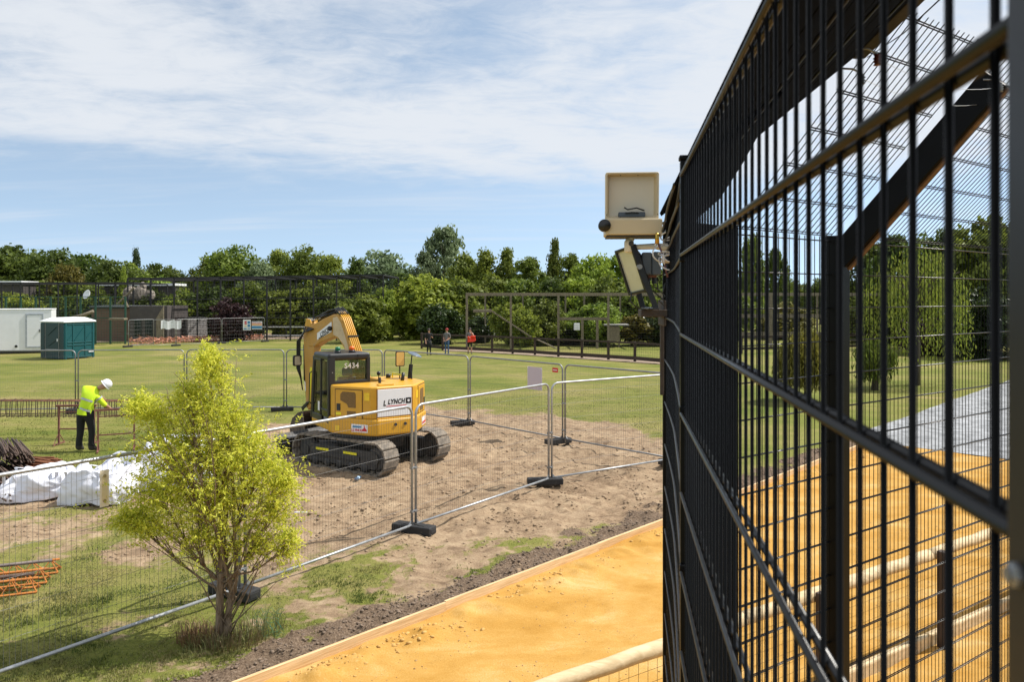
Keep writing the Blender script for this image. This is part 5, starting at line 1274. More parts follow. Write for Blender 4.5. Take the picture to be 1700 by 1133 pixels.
# ------------------------------------------------------------------ the yellow-green sapling
sp = G(368, 1058); SPY = sp.y; SC = F / SPY
sap = empty('sapling', sp, 0, 'bushy yellow-green sapling with several thin stems, in front of the nearest site fence', 'tree')
def sl_(px, py): return Vector(((px - 368) / SC, 0, (1062 - py) / SC))
BL = [(318, 655, 34, 30), (385, 695, 46, 40), (352, 622, 42, 46), (346, 598, 18, 26), (340, 685, 60, 46), (258, 688, 40, 34), (232, 672, 18, 18), (470, 800, 30, 36), (478, 905, 26, 30), (215, 862, 26, 18), (300, 735, 80, 52), (400, 745, 62, 46), (345, 770, 105, 58), (438, 785, 52, 48), (262, 825, 70, 50), (360, 835, 105, 62), (455, 850, 46, 52), (330, 890, 66, 36), (232, 870, 40, 26), (425, 905, 50, 34), (285, 775, 55, 45)]
rt = random.Random(21)
stems = MB(); anchors = []
stem_roots = [(-.05, .0), (.03, .02), (.0, -.04), (.07, .01), (-.02, .05), (.10, -.03), (.05, .05)]
def curve(a, b, n, wob, sag=0):
    a, b = Vector(a), Vector(b); out = []
    w1 = Vector((rt.uniform(-1, 1), rt.uniform(-1, 1), 0)) * wob
    for i in range(n + 1):
        k = i / n; p = a.lerp(b, k) + w1 * math.sin(math.pi * k) + Vector((0, 0, sag * math.sin(math.pi * k)))
        out.append(p + Vector((rt.uniform(-1, 1), rt.uniform(-1, 1), 0)) * wob * .18 * (0 < i < n))
    return out
tw_c, tw_d, tw_t = [], [], []
main_tops = []
trunk = MB()
f1, f2 = Vector((.00, .0, .72)), Vector((.13, .03, .62))
trunk.tube(curve((-.02, 0, -.03), f1, 6, .02), [.054, .048, .045, .042, .042, .042, .046], 10)
trunk.tube(curve((.06, .02, -.03), f2, 6, .025), [.05, .044, .04, .038, .036, .034, .032], 9)
tb = trunk.build('trunk', bark_m, sap, smooth=True)
limbs = MB()
tips = []
for i, (px, py, rx, ry) in enumerate(BL):
    c = sl_(px, py); c.y = rt.uniform(-.35, .35)
    src = f1 if i % 3 else f2
    st0 = src + Vector((rt.uniform(-.02, .02), rt.uniform(-.02, .02), -rt.uniform(0, .3)))
    pts = curve(st0, c, 7, .10, -.10 if py > 800 else .05); r0 = .022 if i < 8 else .016
    limbs.tube(pts, [r0 * (1 - .75 * k / 7) for k in range(8)], 6)
    rxm, rzm = rx / SC, ry / SC; rym = max(rxm * .9, .28)
    for j in range(15):
        q = Vector((rt.gauss(0, .5) * rxm, rt.gauss(0, .5) * rym, rt.gauss(0, .5) * rzm)) + c
        a = pts[rt.randint(3, 7)]
        sub = curve(a, q, 5, .04, .03); limbs.tube(sub, [.0075, .006, .005, .004, .003, .002], 4); tips.append((a, q))
for k in range(9):       # bare basal shoots
    a = rt.uniform(-1.0, 1.0); b0 = Vector((rt.uniform(-.03, .12), rt.uniform(-.06, .06), rt.uniform(0, .3)))
    limbs.tube(curve(b0, b0 + Vector((a * .55 + .12, rt.uniform(-.3, .3), rt.uniform(.6, 1.1))), 6, .05), [.010, .009, .008, .006, .005, .004, .003], 5)
limbs.build('branches', bark_m, sap, smooth=True)
c_l, d_l, t_l = [], [], []
r2 = np.random.default_rng(5)
for (px, py, rx, ry) in BL:
    c = np.array(sl_(px, py)); rm = np.array([rx / SC, max(rx / SC * .85, .26), ry / SC]); vol = rx * ry
    nt_ = max(int(vol * .068), 130)
    u = r2.normal(size=(nt_, 3)); u /= np.linalg.norm(u, axis=1)[:, None]; rr_ = r2.random(nt_) ** .5
    st_p = c + u * rm * rr_[:, None] * (1 + .30 * r2.normal(size=(nt_, 1)))
    # each twig: a short arching shoot with leaves along it
    out_ = u * np.array([1, 1, .4]) + r2.normal(size=(nt_, 3)) * .55 + np.array([0, 0, .25])
    out_ /= np.linalg.norm(out_, axis=1)[:, None]
    ln = .12 + .13 * r2.random(nt_); m = 13; tt = np.linspace(-.5, .5, m)
    for k in range(m):
        pos = st_p + out_ * (ln * tt[k])[:, None] + np.array([0, 0, -1]) * (ln * (tt[k] + .5) ** 2 * .35)[:, None]
        c_l.append(pos + r2.normal(size=pos.shape) * .012)
        d_l.append(out_ * .7 + r2.normal(size=pos.shape) * .75 + np.array([0, 0, -.15])); t_l.append(np.clip(.45 + .25 * r2.normal(size=nt_) + .18 * (tt[k]), 0, 1))
c_l, d_l, t_l = np.concatenate(c_l), np.concatenate(d_l), np.concatenate(t_l)
nrm = r2.normal(size=c_l.shape) + np.array([.3, -.2, .8])
willow_leaf = leafmat('yellow_green_leaves', (.32, .38, .018), (1.0, .96, .16), .52, .45, 0)
obj('crown', leaves('crown', c_l, d_l, nrm,   .028 + .034 * r2.random(len(c_l)), .0115 + .006 * r2.random(len(c_l)), t_l, willow_leaf), sap)
# long grass and litter at its foot
def tuft(name, p, n, rad_, hmin, hmax, label, m, cat='grass tuft', lean=.5):
    a = rng.random(n) * 6.28; r_ = rad_ * np.sqrt(rng.random(n)); b = np.stack([r_ * np.cos(a), r_ * np.sin(a), 0 * a - .01], 1)
    a2 = a + rng.normal(0, .9, n); h = hmin + (hmax - hmin) * rng.random(n); ln = h * lean * (.4 + rng.random(n))
    d1 = np.stack([np.cos(a2), np.sin(a2), 0 * a], 1); sd = np.stack([-np.sin(a2), np.cos(a2), 0 * a], 1) * (.003 + .003 * rng.random(n))[:, None]
    mid_ = b + d1 * (ln * .35)[:, None] + np.array([0, 0, 1]) * (h * .62)[:, None]; tip_ = b + d1 * ln[:, None] + np.array([0, 0, 1]) * (h * (1 - .35 * rng.random(n)))[:, None]
    V = np.stack([b - sd, b + sd, mid_ + sd * .7, mid_ - sd * .7, tip_], 1); o_ = np.arange(n)[:, None] * 5
    F1 = np.concatenate([o_ + np.array([[0, 1, 2]]), o_ + np.array([[0, 2, 3]]), o_ + np.array([[3, 2, 4]])])
    o = obj(name, np_mesh(name, V.reshape(-1, 3), F1, m, np.repeat(np.clip(.5 + .3 * rng.normal(size=n), 0, 1), 5)), None, p)
    return tag(o, label, cat)
grn = leafmat('long_grass', (.10, .12, .04), (.30, .29, .11), .3, .6, 0)
tuft('grass_tuft', sp + Vector((.20, -.12, .0)), 380, .30, .05, .22, 'dry grass tuft right of the sapling trunk foot', dry_grass_m)
tuft('grass_tuft', sp + Vector((-.22, -.05, .0)), 300, .24, .05, .26, 'brown dead grass tuft left of the sapling trunk foot', leafmat('dead_grass', (.10, .06, .03), (.26, .16, .08), .2))
tuft('grass_tuft', sp + Vector((.42, .05, .0)), 130, .25, .10, .40, 'tall green grass tuft between the sapling and the black foot', grn)
tuft('grass_tuft', sp + Vector((.05, -.32, .0)), 420, .34, .03, .14, 'low grey-green grass tuft in front of the sapling trunk', grn, lean=.9)
tuft('grass_tuft', G(318, 1128), 160, .07, .03, .10, 'small yellow-green weed tuft by the dark bed soil', leafmat('weed', (.20, .26, .03), (.42, .42, .08), .3), lean=.8)
gn = MB()
for i in range(9):
    for j in range(8):
        gn.v.append((.035 * i + .03 * math.sin(j), .03 * math.sin(i * 1.7 + j), .045 * j + .02 * math.sin(i * 2)))
for i in range(9): gn.tube([gn.v[i * 8 + j] for j in range(8)], .0016, 4, False)
for j in range(8): gn.tube([gn.v[i * 8 + j] for i in range(9)], .0016, 4, False)
o = gn.build('plant_netting', green_net, None); o.location = sp + Vector((.40, -.04, .0)); tag(o, 'scrap of green plastic netting beside the sapling', 'netting')

# ------------------------------------------------------------------ trees and shrubs
def crown_mesh(name, kind, seed, n_cl, per, size, m):
    """leaf sprays in clumps through a crown one unit high and one unit wide (base at z=0)"""
    r = np.random.default_rng(seed)
    out_c, out_r = [], []
    while len(out_c) < n_cl:
        u = r.normal(size=3); u /= np.linalg.norm(u); q = r.random() ** .33
        if kind == 'round': p = np.array([u[0] * .40 * q, u[1] * .40 * q, .52 + u[2] * .42 * q]); rad_ = .13
        elif kind == 'broad': p = np.array([u[0] * .43 * q, u[1] * .43 * q, .50 + u[2] * .42 * q]); rad_ = .11; p[:2] *= 1 - .35 * max(0, p[2] - .5) * 2
        elif kind == 'cone': z = r.random() ** 1.3; w = (1 - z) ** .75 * .44 + .02; a = r.random() * 6.28; w *= math.sqrt(r.random()); p = np.array([w * math.cos(a), w * math.sin(a), .06 + z * .9]); rad_ = .09
        elif kind == 'egg': z = r.random(); w = .42 * math.sin(math.pi * min(1, z * .80 + .16)) ** .8; a = r.random() * 6.28; w *= math.sqrt(r.random()); p = np.array([w * math.cos(a), w * math.sin(a), .04 + z * .92]); rad_ = .10
        elif kind == 'column': z = r.random(); w = .40 * (1 - .55 * z); a = r.random() * 6.28; w *= math.sqrt(r.random()); p = np.array([w * math.cos(a), w * math.sin(a), .02 + z * .95]); rad_ = .08
        else: p = np.array([u[0] * .44 * q, u[1] * .44 * q, max(.04, .44 + u[2] * .46 * q)]); rad_ = .12     # bush
        out_c.append(p); out_r.append(rad_ * (.55 + .8 * r.random()))
    C_, Rr = np.array(out_c), np.array(out_r); n = n_cl * per
    u = r.normal(size=(n, 3)); u /= np.linalg.norm(u, axis=1)[:, None]
    idx = np.repeat(np.arange(n_cl), per); q = r.random(n) ** .5
    sq = np.array([1, 1, .75 if kind not in ('column', 'cone') else 1.3])
    pos = C_[idx] + u * (Rr[idx] * q)[:, None] * sq; pos[:, 2] = np.maximum(pos[:, 2], .0)
    d = u * .4 + r.normal(size=(n, 3)) * .8; nrm = u * .9 + r.normal(size=(n, 3)) * .55 + np.array([0, 0, .55])
    tint = np.clip(.45 + .16 * r.normal(size=n) + .16 * r.normal(size=n_cl)[idx] + .12 * (q - .6), 0, 1)
    return leaves(name, pos, d, nrm, size * (.7 + .7 * r.random(n)), size * .62 * (.7 + .6 * r.random(n)), tint, m)
L_oak = leafmat('oak_leaves', (0.037, 0.064, 0.011), (0.161, 0.210, 0.037))
L_mid = leafmat('mid_green_leaves', (0.064, 0.101, 0.015), (0.267, 0.316, 0.047))
L_bri = leafmat('bright_leaves', (0.093, 0.147, 0.017), (0.378, 0.448, 0.059))
L_gry = leafmat('grey_green_leaves', (0.084, 0.120, 0.053), (0.281, 0.351, 0.175))
L_dark = leafmat('dark_glossy_leaves', (0.015, 0.029, 0.007), (0.073, 0.104, 0.022), .25, .35)
L_yel = leafmat('yellowish_leaves', (.10, .10, .014), (.28, .245, .05))
L_pur = leafmat('purple_leaves', (.022, .010, .012), (.075, .035, .035), .2)
L_con = leafmat('conifer_sprays', (0.020, 0.039, 0.015), (0.085, 0.122, 0.041), .15)
protos = {}
def crown(kind, m, v, n_cl=150, per=52, size=.050):
    k = (kind, m.name, v)
    if k not in protos: protos[k] = crown_mesh('crown', kind, 100 + len(protos) * 7, n_cl, per, size, m)
    return protos[k]
trunks = {}
def trunk_mesh(v):
    if v not in trunks:
        r_ = random.Random(v); mb = MB(); mb.tube([(0, 0, -.01), (.01, 0, .2), (.0, .01, .45), (.01, .0, .8)], [.035, .028, .022, .008], 8)
        for k in range(6):
            a = r_.random() * 6.28; z = .22 + .08 * k; mb.tube([(0, 0, z), (.14 * math.cos(a), .14 * math.sin(a), z + .12), (.28 * math.cos(a), .28 * math.sin(a), z + .2)], [.014, .010, .004], 5)
        trunks[v] = mb.mesh('trunk', bark_d, True)
    return trunks[v]
def tree(px, top, wpx, Y, kind, m, label, v=0, group=None, cat='tree', name='tree', base=0.0, depth=None, size=.050, n_cl=150, per=52):
    X = (px - 850) / F * Y; h = H - (top - 495) / F * Y - base; w = wpx / F * Y * (1.38 if name == 'tree' and kind != 'column' else 1.12); h *= 1.05 if name == 'tree' else 1.0
    e = empty(name, (X, Y, base), random.random() * 6.28, label, cat, group)
    k = crown(kind, m, v, n_cl, per, size)
    c = obj('crown', k, e); c.scale = (w * 1.06, (depth or w) * 1.06, h)
    t = obj('trunk', trunk_mesh(v % 3), e); t.scale = (min(w, h * .7), min(w, h * .7), h * .95)
    return e
gB = 'trees along the far edge of the lawn'
for i, a in enumerate([
    (-35, 410, 120, 112, 'broad', L_oak, 'dark oak at the left picture edge, cut by the frame'),
    (32, 402, 110, 110, 'broad', L_oak, 'tall dark oak above the white trailer'),
    (88, 413, 84, 106, 'round', L_oak, 'dark oak between the trailer and the portable toilet'),
    (140, 416, 96, 110, 'broad', L_oak, 'dark round oak above the portable toilet'),
    (186, 432, 74, 104, 'round', L_oak, 'lower dark oak right of the portable toilet'),
    (215, 437, 64, 108, 'broad', L_mid, 'low mid-green tree in front of the dark poplar'),
    (226, 424, 24, 140, 'column', L_con, 'slim dark poplar rising over the low roofs at left'),
    (262, 433, 66, 118, 'broad', L_oak, 'dark tree right of the slim poplar'),
    (292, 447, 46, 122, 'round', L_oak, 'low dark tree beside the gap of sky at left'),
    (342, 430, 56, 116, 'broad', L_mid, 'green tree at the left end of the middle group, right of the sky gap'),
    (388, 412, 88, 112, 'round', L_mid, 'large round tree above the dark aviary roof, left of the excavator'),
    (428, 432, 56, 108, 'broad', L_gry, 'pale green tree just right of the large round tree'),
    (462, 423, 58, 112, 'egg', L_mid, 'upright tree above the aviary, left of the excavator arm'),
    (508, 415, 76, 110, 'round', L_mid, 'round dark-topped tree above the raised excavator arm'),
    (548, 432, 64, 106, 'egg', L_mid, 'green tree just right of the tree above the excavator arm'),
    (592, 440, 58, 108, 'cone', L_oak, 'dark low tree between excavator arm and pale airy tree'),
    (632, 410, 104, 122, 'broad', L_gry, 'pale airy grey-green tree left of the tall pointed one'),
    (704, 424, 44, 108, 'egg', L_gry, 'grey-green tree against the left side of the tall pointed one'),
    (738, 382, 76, 112, 'egg', L_gry, 'tallest grey-green pointed tree on the skyline'),
    (772, 428, 62, 100, 'egg', L_mid, 'pointed green tree right of the tallest tree'),
    (806, 425, 70, 92, 'cone', L_mid, 'spiky green tree above the timber enclosure left end'),
    (842, 420, 64, 92, 'cone', L_mid, 'narrow spiky tree left of the slim conifer'),
    (878, 436, 70, 88, 'egg', L_mid, 'rounded green tree behind the timber enclosure middle'),
    (921, 405, 40, 104, 'cone', L_mid, 'slim dark conifer standing above the hedge'),
    (948, 430, 50, 98, 'egg', L_mid, 'green tree just right of the slim conifer'),
    (985, 426, 66, 96, 'round', L_bri, 'bright green tree left of the antenna box'),
    (1030, 430, 66, 96, 'egg', L_bri, 'bright green tree behind the floodlight'),
    (1076, 436, 56, 100, 'round', L_oak, 'dark tree behind the junction box'),
    (1150, 420, 90, 96, 'round', L_mid, 'green tree hidden behind the dense black mesh'),
    (1248, 404, 60, 88, 'column', L_mid, 'upright green tree seen through the bars, leftmost'),
    (1288, 420, 44, 90, 'egg', L_oak, 'dark tree seen through the bars beside the sky gap'),
    (1318, 468, 50, 120, 'round', L_mid, 'low distant tree in the sky gap behind the bars'),
    (1362, 462, 50, 110, 'round', L_oak, 'low dark tree left of the thick black post'),
    (1440, 412, 90, 72, 'egg', L_oak, 'dark loose tree right of the thick black post'),
    (1490, 400, 90, 62, 'egg', L_oak, 'dark tree behind the weeping willow'),
    (1560, 372, 110, 56, 'broad', L_oak, 'large dark tree behind the bars right of the willow'),
    (1630, 358, 120, 52, 'broad', L_mid, 'tall tree beside the nearest post, seen through the mesh'),
    (1720, 350, 130, 52, 'broad', L_mid, 'tall tree cut by the right picture edge')]):
    tree(*a, v=i % 2, group=gB, depth=None)
gH = 'shrubs and hedge trees in front of the tree line'
for i, a in enumerate([
    (60, 455, 130, 92, 'bush', L_mid, 'wide green bush behind the white trailer'),
    (112, 436, 60, 86, 'round', L_yel, 'yellowish tree above the portable toilet'),
    (128, 458, 90, 80, 'bush', L_mid, 'dull green bush behind the green mesh fence'),
    (30, 484, 70, 74, 'bush', L_bri, 'bright green bush just over the trailer roof'),
    (196, 462, 80, 84, 'bush', L_mid, 'green bush behind the brown hut'),
    (205, 448, 26, 82, 'cone', L_bri, 'light green pointed shrub left of the aviary'),
    (262, 452, 50, 84, 'bush', L_bri, 'light green shrub behind the left end of the aviary roof'),
    (300, 478, 70, 74, 'bush', L_mid, 'green bush inside the aviary above the slatted stack'),
    (352, 470, 80, 75, 'bush', L_oak, 'dark green bush inside the aviary, middle'),
    (420, 466, 90, 75, 'bush', L_mid, 'green bush inside the aviary, left of the excavator arm'),
    (480, 470, 90, 75, 'bush', L_mid, 'green bush inside the aviary behind the excavator arm'),
    (545, 468, 80, 76, 'bush', L_oak, 'dark bush inside the aviary behind the boom elbow'),
    (18, 476, 80, 80, 'bush', L_mid, 'green bush below the pale roof edge at the left picture edge'),
    (255, 480, 70, 80, 'bush', L_oak, 'dark bush below the pale roof edge behind the aviary'),
    (384, 490, 62, 66, 'bush', L_pur, 'dark purple bush behind the far site fence'),
    (600, 486, 86, 64, 'bush', L_mid, 'rounded pale-tipped bush right of the excavator boom'),
    (640, 470, 50, 68, 'bush', L_bri, 'bright green bush beside the tall hazel'),
    (700, 446, 112, 70, 'bush', L_bri, 'big sunlit hazel bush left of the three people'),
    (668, 455, 70, 78, 'egg', L_oak, 'dark shrub behind the big hazel bush'),
    (760, 458, 90, 72, 'bush', L_mid, 'tall green bush behind the person in black'),
    (730, 500, 70, 62, 'bush', L_dark, 'dark low shrub behind the three people'),
    (812, 452, 84, 78, 'bush', L_mid, 'green hedge tree behind the timber enclosure, left'),
    (862, 450, 80, 76, 'bush', L_mid, 'green hedge tree behind the timber enclosure, centre left'),
    (908, 456, 80, 76, 'bush', L_oak, 'dark hedge tree behind the timber enclosure, centre'),
    (955, 452, 84, 76, 'bush', L_bri, 'bright hedge tree behind the timber enclosure, centre right'),
    (1005, 455, 84, 74, 'bush', L_mid, 'green hedge tree behind the timber enclosure below the antenna box'),
    (1060, 455, 90, 72, 'bush', L_mid, 'green hedge tree behind the floodlight bracket'),
    (1130, 470, 90, 70, 'bush', L_mid, 'green hedge tree behind the dense mesh'),
    (1205, 468, 90, 68, 'bush', L_mid, 'green hedge shrub behind the bars, leftmost'),
    (1300, 500, 90, 70, 'bush', L_yel, 'yellow-flowered shrub behind the bars'),
    (1450, 478, 110, 64, 'bush', L_mid, 'green shrub behind the bars right of the thick post'),
    (1545, 520, 90, 50, 'bush', L_pur, 'purple-brown shrub behind the willow'),
    (1625, 470, 110, 47, 'bush', L_dark, 'dark glossy shrub at the lawn edge, right behind the bars'),
    (1720, 470, 110, 47, 'bush', L_dark, 'dark glossy shrub behind the nearest post')]):
    tree(*a, v=i % 2, group=gH, cat='shrub', name='shrub', size=.062)
gE = 'shrubs inside the timber enclosure'
for i, a in enumerate([
    (852, 497, 70, 61, 'bush', L_bri, 'bright broad-leaved shrub left inside the timber enclosure'),
    (905, 496, 66, 60.5, 'bush', L_mid, 'pale mixed shrub in the middle of the timber enclosure'),
    (985, 498, 90, 61, 'bush', L_bri, 'bright glossy shrub behind the white box in the enclosure'),
    (800, 520, 50, 64, 'bush', L_dark, 'dark shrub at the left end of the timber enclosure'),
    (1060, 515, 70, 60, 'bush', L_yel, 'straw-coloured shrub at the right end of the timber enclosure'),
    (1100, 505, 70, 60, 'bush', L_dark, 'dark shrub hidden behind the end post of the black mesh'),
    (872, 508, 46, 58.5, 'bush', L_bri, 'bright shrub beside the sloping ramp in the enclosure'),
    (1000, 512, 50, 59, 'bush', L_bri, 'bright shrub behind the nest box in the enclosure'),
    (945, 545, 60, 61, 'bush', L_dark, 'low dark shrub under the timber platform')]):
    tree(*a, v=i % 2, group=gE, cat='shrub', name='shrub', size=.085, n_cl=60)
# a dark far-off wood closes the gaps under the tree tops
def far_wood():
    n = 26000; px = rng.uniform(-900, 2900, n); Y = rng.uniform(135, 190, n); X = (px - 850) / F * Y
    z = (rng.random(n) ** .8) * (5.0 + 2.6 * fbm(px / 90.0, Y * 0, 3)); pos = np.stack([X, Y, z], 1)
    o = obj('far_wood', leaves('far_wood', pos, rng.normal(size=(n, 3)), rng.normal(size=(n, 3)) + np.array([0, -.4, .5]), 1.5, 1.0, np.clip(.4 + .2 * rng.normal(size=n), 0, 1), L_oak)); tag(o, kind='stuff')
far_wood()

def willow(px, py, top, wpx, label, m, strands, hang0, name='weeping_willow'):
    p = G(px, py); Y = p.y; h = H - (top - 495) / F * Y; w = wpx / F * Y
    e = empty(name, p, 0, label, 'tree', 'weeping trees on the far lawn')
    MB().tube([(0, 0, -.05), (.05, 0, h * .3), (.0, .05, h * .6), (.1, 0, h * .85)], [.16, .12, .09, .04], 8).build('trunk', bark_d, e, smooth=True)
    r = np.random.default_rng(int(px)); cs, ds = [], []
    lim = MB()
    for k in range(10):
        a = k * .63; lim.tube([(0, 0, h * .45), (w * .2 * math.cos(a), w * .2 * math.sin(a), h * .72), (w * .42 * math.cos(a), w * .42 * math.sin(a), h * .78)], [.06, .04, .015], 5)
    lim.build('limbs', bark_d, e, smooth=True)
    a = r.random(strands) * 6.28; rr_ = w * .52 * np.sqrt(r.random(strands)); z0 = h * (1.0 - .30 * (rr_ / (w * .52)) ** 2) * (.86 + .14 * r.random(strands)); z1 = hang0 + (z0 - hang0) * r.random(strands) ** 1.7 * .7
    for k in range(26):
        q = k / 25; cs.append(np.stack([rr_ * np.cos(a) * (1 + .12 * q) + r.normal(0, .11, strands), rr_ * np.sin(a) * (1 + .12 * q) + r.normal(0, .11, strands), z0 + (z1 - z0) * q], 1)); ds.append(np.stack([r.normal(0, .3, strands), r.normal(0, .3, strands), -np.ones(strands)], 1))
    cs, ds = np.concatenate(cs), np.concatenate(ds); n = len(cs)
    obj('crown', leaves('crown', cs, ds, r.normal(size=(n, 3)), .20, .055, np.clip(.45 + .2 * r.normal(size=n), 0, 1), m), e)
willow(1521, 640, 400, 150, 'weeping willow with drooping strands, seen through the bars beside the gravel', L_mid, 210, 1.0)
willow(1340, 668, 545, 84, 'small yellowish weeping shrub behind the bars', L_yel, 420, .5, 'weeping_shrub')
willow(1452, 648, 560, 50, 'small drooping green shrub left of the willow behind the bars', L_mid, 150, .4, 'weeping_shrub')

# ------------------------------------------------------------------ far structures
def bars(name, e, segs, w, m, part='beam'):
    for a, b in segs: MB().beam(a, b, w, w).build(part, m, e)
def netting(e, quads, pitch, r, m):
    mb = MB()
    for o_, u, v in quads:
        o_, u, v = Vector(o_), Vector(u), Vector(v)
        for i in range(1, int(u.length / pitch)): a = o_ + u * (i * pitch / u.length); mb.tube([a, a + v], r, 3, False)
        for i in range(1, int(v.length / pitch)): a = o_ + v * (i * pitch / v.length); mb.tube([a, a + u], r, 3, False)
    tag(mb.build('netting', m, e), kind='stuff')
def cage(name, x0px, x1px, top, Y, dep, posts, label, m, pw=.10, mid=(.45,), pitch=.28, net=.010, top2=None):
    x0, x1 = (x0px - 850) / F * Y, (x1px - 850) / F * Y; h = H - (top - 495) / F * Y; h2 = h if top2 is None else H - (top2 - 495) / F * Y
    e = empty(name, (x0, Y, 0), 0, label, 'aviary'); L = x1 - x0
    for yy in (0, dep):
        for i in range(posts + 1):
            k = i / posts; hh = h + (h2 - h) * k; MB().beam((L * k, yy, 0), (L * k, yy, hh), pw, pw, up=(0, 1, 0)).build('post', m, e)
        MB().beam((0, yy, h), (L, yy, h2), pw, pw * 1.3).build('top_rail', m, e)
        for q in mid: MB().beam((0, yy, h * q), (L, yy, h2 * q), pw * .7, pw * .7).build('mid_rail', m, e)
    for i in range(posts + 1):
        k = i / posts; hh = h + (h2 - h) * k; MB().beam((L * k, 0, hh), (L * k, dep, hh), pw * .8, pw).build('roof_beam', m, e)
    netting(e, [((0, -.02, 0), (L, 0, 0), (0, 0, h)), ((0, 0, h + .06), (L, 0, h2 - h), (0, dep, 0)), ((0, dep, 0), (L, 0, 0), (0, 0, h))], pitch, net, m)
    return e
cage('aviary', -60, 222, 470, 72, 7, 9, 'low dark aviary cage behind the trailer and portable toilet', dark_steel, .10, (.5,))
cage('aviary', 212, 636, 463, 67, 9, 11, 'tall dark netted aviary behind the excavator arm', dark_steel, .11, (.36, .66), top2=457)
gf = empty('green_mesh_fence', P(-40, 560, 62) * 1, 0, 'green steel mesh fence behind the trailer and portable toilet', 'fence'); gf.location.z = 0
gx0 = (-40 - 850) / F * 62; Lg = (208 + 40) / F * 62; hg = H - (493 - 495) / F * 62
for i in range(11): MB().beam((Lg * i / 10, 0, 0), (Lg * i / 10, 0, hg), .12, .12, up=(0, 1, 0)).build('post', green_steel, gf)
for z in (hg, hg * .55, .1): MB().beam((0, 0, z), (Lg, 0, z), .06, .06).build('rail', green_steel, gf)
netting(gf, [((0, 0, 0), (Lg, 0, 0), (0, 0, hg))], .22, .009, green_steel)
# brown hut with charcoal front
hut = empty('animal_hut', G(205, 566), 0, 'brown rendered hut with charcoal boarded front behind the green fence', 'hut'); k = hut.location.y / F
hut.location.y = 66; k = 66 / F
def hx(px): return (px - 850) * k - hut.location.x
def hz(py): return H - (py - 495) * k
hut.location.x = (205 - 850) * k
MB().box(((hx(152) + hx(220)) / 2, 2, hz(512) / 2), (hx(220) - hx(152), 4, hz(512))).build('wall', hut_m, hut)
MB().box(((hx(150) + hx(224)) / 2, 2, hz(511) + .08), (hx(224) - hx(150), 4.4, .16)).build('roof', mat('hut_roof', (.10, .11, .12), .6), hut)
MB().box(((hx(220) + hx(282)) / 2, 1.6, hz(508) / 2), (hx(282) - hx(220), 4.2, hz(508))).build('front', slate_b, hut)
for p0 in (228, 246, 264): MB().box((hx(p0 + 6), -.53, hz(530) * .62), (.62, .06, 1.5)).build('window', mat('dark_pane', (.012, .02, .018), .1), hut)
MB().prism([(hx(282), hz(508)), (hx(270), hz(528)), (hx(270), .1), (hx(282), .1)], -1.2, -1.1, lambda u, v, w: (u, w, v)).build('side_board', old_wood, hut)
for a, b in (((205, 505), (232, 478)), ((222, 510), (214, 492))): MB().tube([(hx(a[0]), -1, hz(a[1])), (hx(b[0]), -1, hz(b[1]))], .09, 6).build('perch', old_wood, hut)
log_ = MB().tube([P(120, 528, 60), P(138, 524, 60), P(155, 517, 60)], [.13, .15, .12], 8).build('fallen_log', old_wood, None, smooth=True); tag(log_, 'pale sloping log propped behind the portable toilet', 'log')
shf = MB().box((0, 0, 0), (1.25, .6, .16)).build('perch_shelf', old_wood, None, bevel=.02); shf.location = P(196, 530, 61); tag(shf, 'weathered perch shelf on the green fence left of the site fence', 'shelf')
lr_ = empty('low_building', (P(230, 480, 84)[0], 84, 0), 0, 'low building with thin pale roof edge behind the aviary', 'building')
for a, b, zt in ((-60, 50, 469), (172, 300, 473)):
    x0, x1 = (a - 850) / F * 84 - lr_.location.x, (b - 850) / F * 84 - lr_.location.x; z = H - (zt - 495) / F * 84
    MB().box(((x0 + x1) / 2, 0, z), (x1 - x0, 3, .26)).build('roof', roof_w, lr_); MB().box(((x0 + x1) / 2, .3, (z - .2) / 2), (x1 - x0 - .5, 2.2, z - .3)).build('wall', slate_b, lr_)
rk = MB()
for cx, cz, rr_ in ((216, 488, .7), (234, 488, .75), (248, 491, .55), (238, 476, .40)):
    b = bmesh.new(); bmesh.ops.create_icosphere(b, subdivisions=2, radius=rr_); p0 = P(cx, cz, 80)
    for v in b.verts: v.co = p0 + Vector((v.co.x, v.co.y, v.co.z * 1.2)) * (1 + .3 * mnoise.noise(v.co * 2 + p0))
    rk.add([v.co[:] for v in b.verts], [[v.index for v in f.verts] for f in b.faces]); b.free()
o = rk.build('climbing_rock', mat('pale_rock', (.30, .26, .22), .9, 0, .2, 2, .3), None); tag(o, 'pale climbing rock inside the aviary above the hut', 'rock')
dsh = MB().lathe([(.01, 0), (.3, .03), (.42, .16), (.40, .17), (.28, .06), (.01, .04)], (0, 0, 0), 18).build('satellite_dish', white_p, None, smooth=True); dsh.location = P(146, 490, 66); dsh.rotation_euler = (R(70), 0, R(-25)); tag(dsh, 'small white dish over the green mesh fence', 'dish')

# trailer
ty = 52.0; kx = ty / F
tl = empty('site_trailer', ((86 - 850) * kx, ty, 0), R(25), 'white site trailer with two grey-framed doors at the left edge', 'trailer')
TX = lambda px: (px - 850) * kx - tl.location.x
TZ = lambda py: H - (py - 495) * kx
xw0, xw1, zb_, zt_ = TX(86) - 8.4, TX(86), TZ(581), TZ(514)
MB().box(((xw0 + xw1) / 2, 1.2, (zb_ + zt_) / 2), (xw1 - xw0, 2.4, zt_ - zb_)).build('body', white_p, tl, bevel=.04)
MB().box(((xw0 + xw1) / 2, 1.2, zt_ + .015), (xw1 - xw0 + .06, 2.46, .06)).build('roof_trim', white_sign, tl, bevel=.02)
MB().box(((xw0 + xw1) / 2, 1.2, zb_ - .09), (xw1 - xw0 - .1, 2.2, .16)).build('chassis', mach_black, tl)
frame_grey = mat('grey_door_frame', (.34, .37, .41), .5)
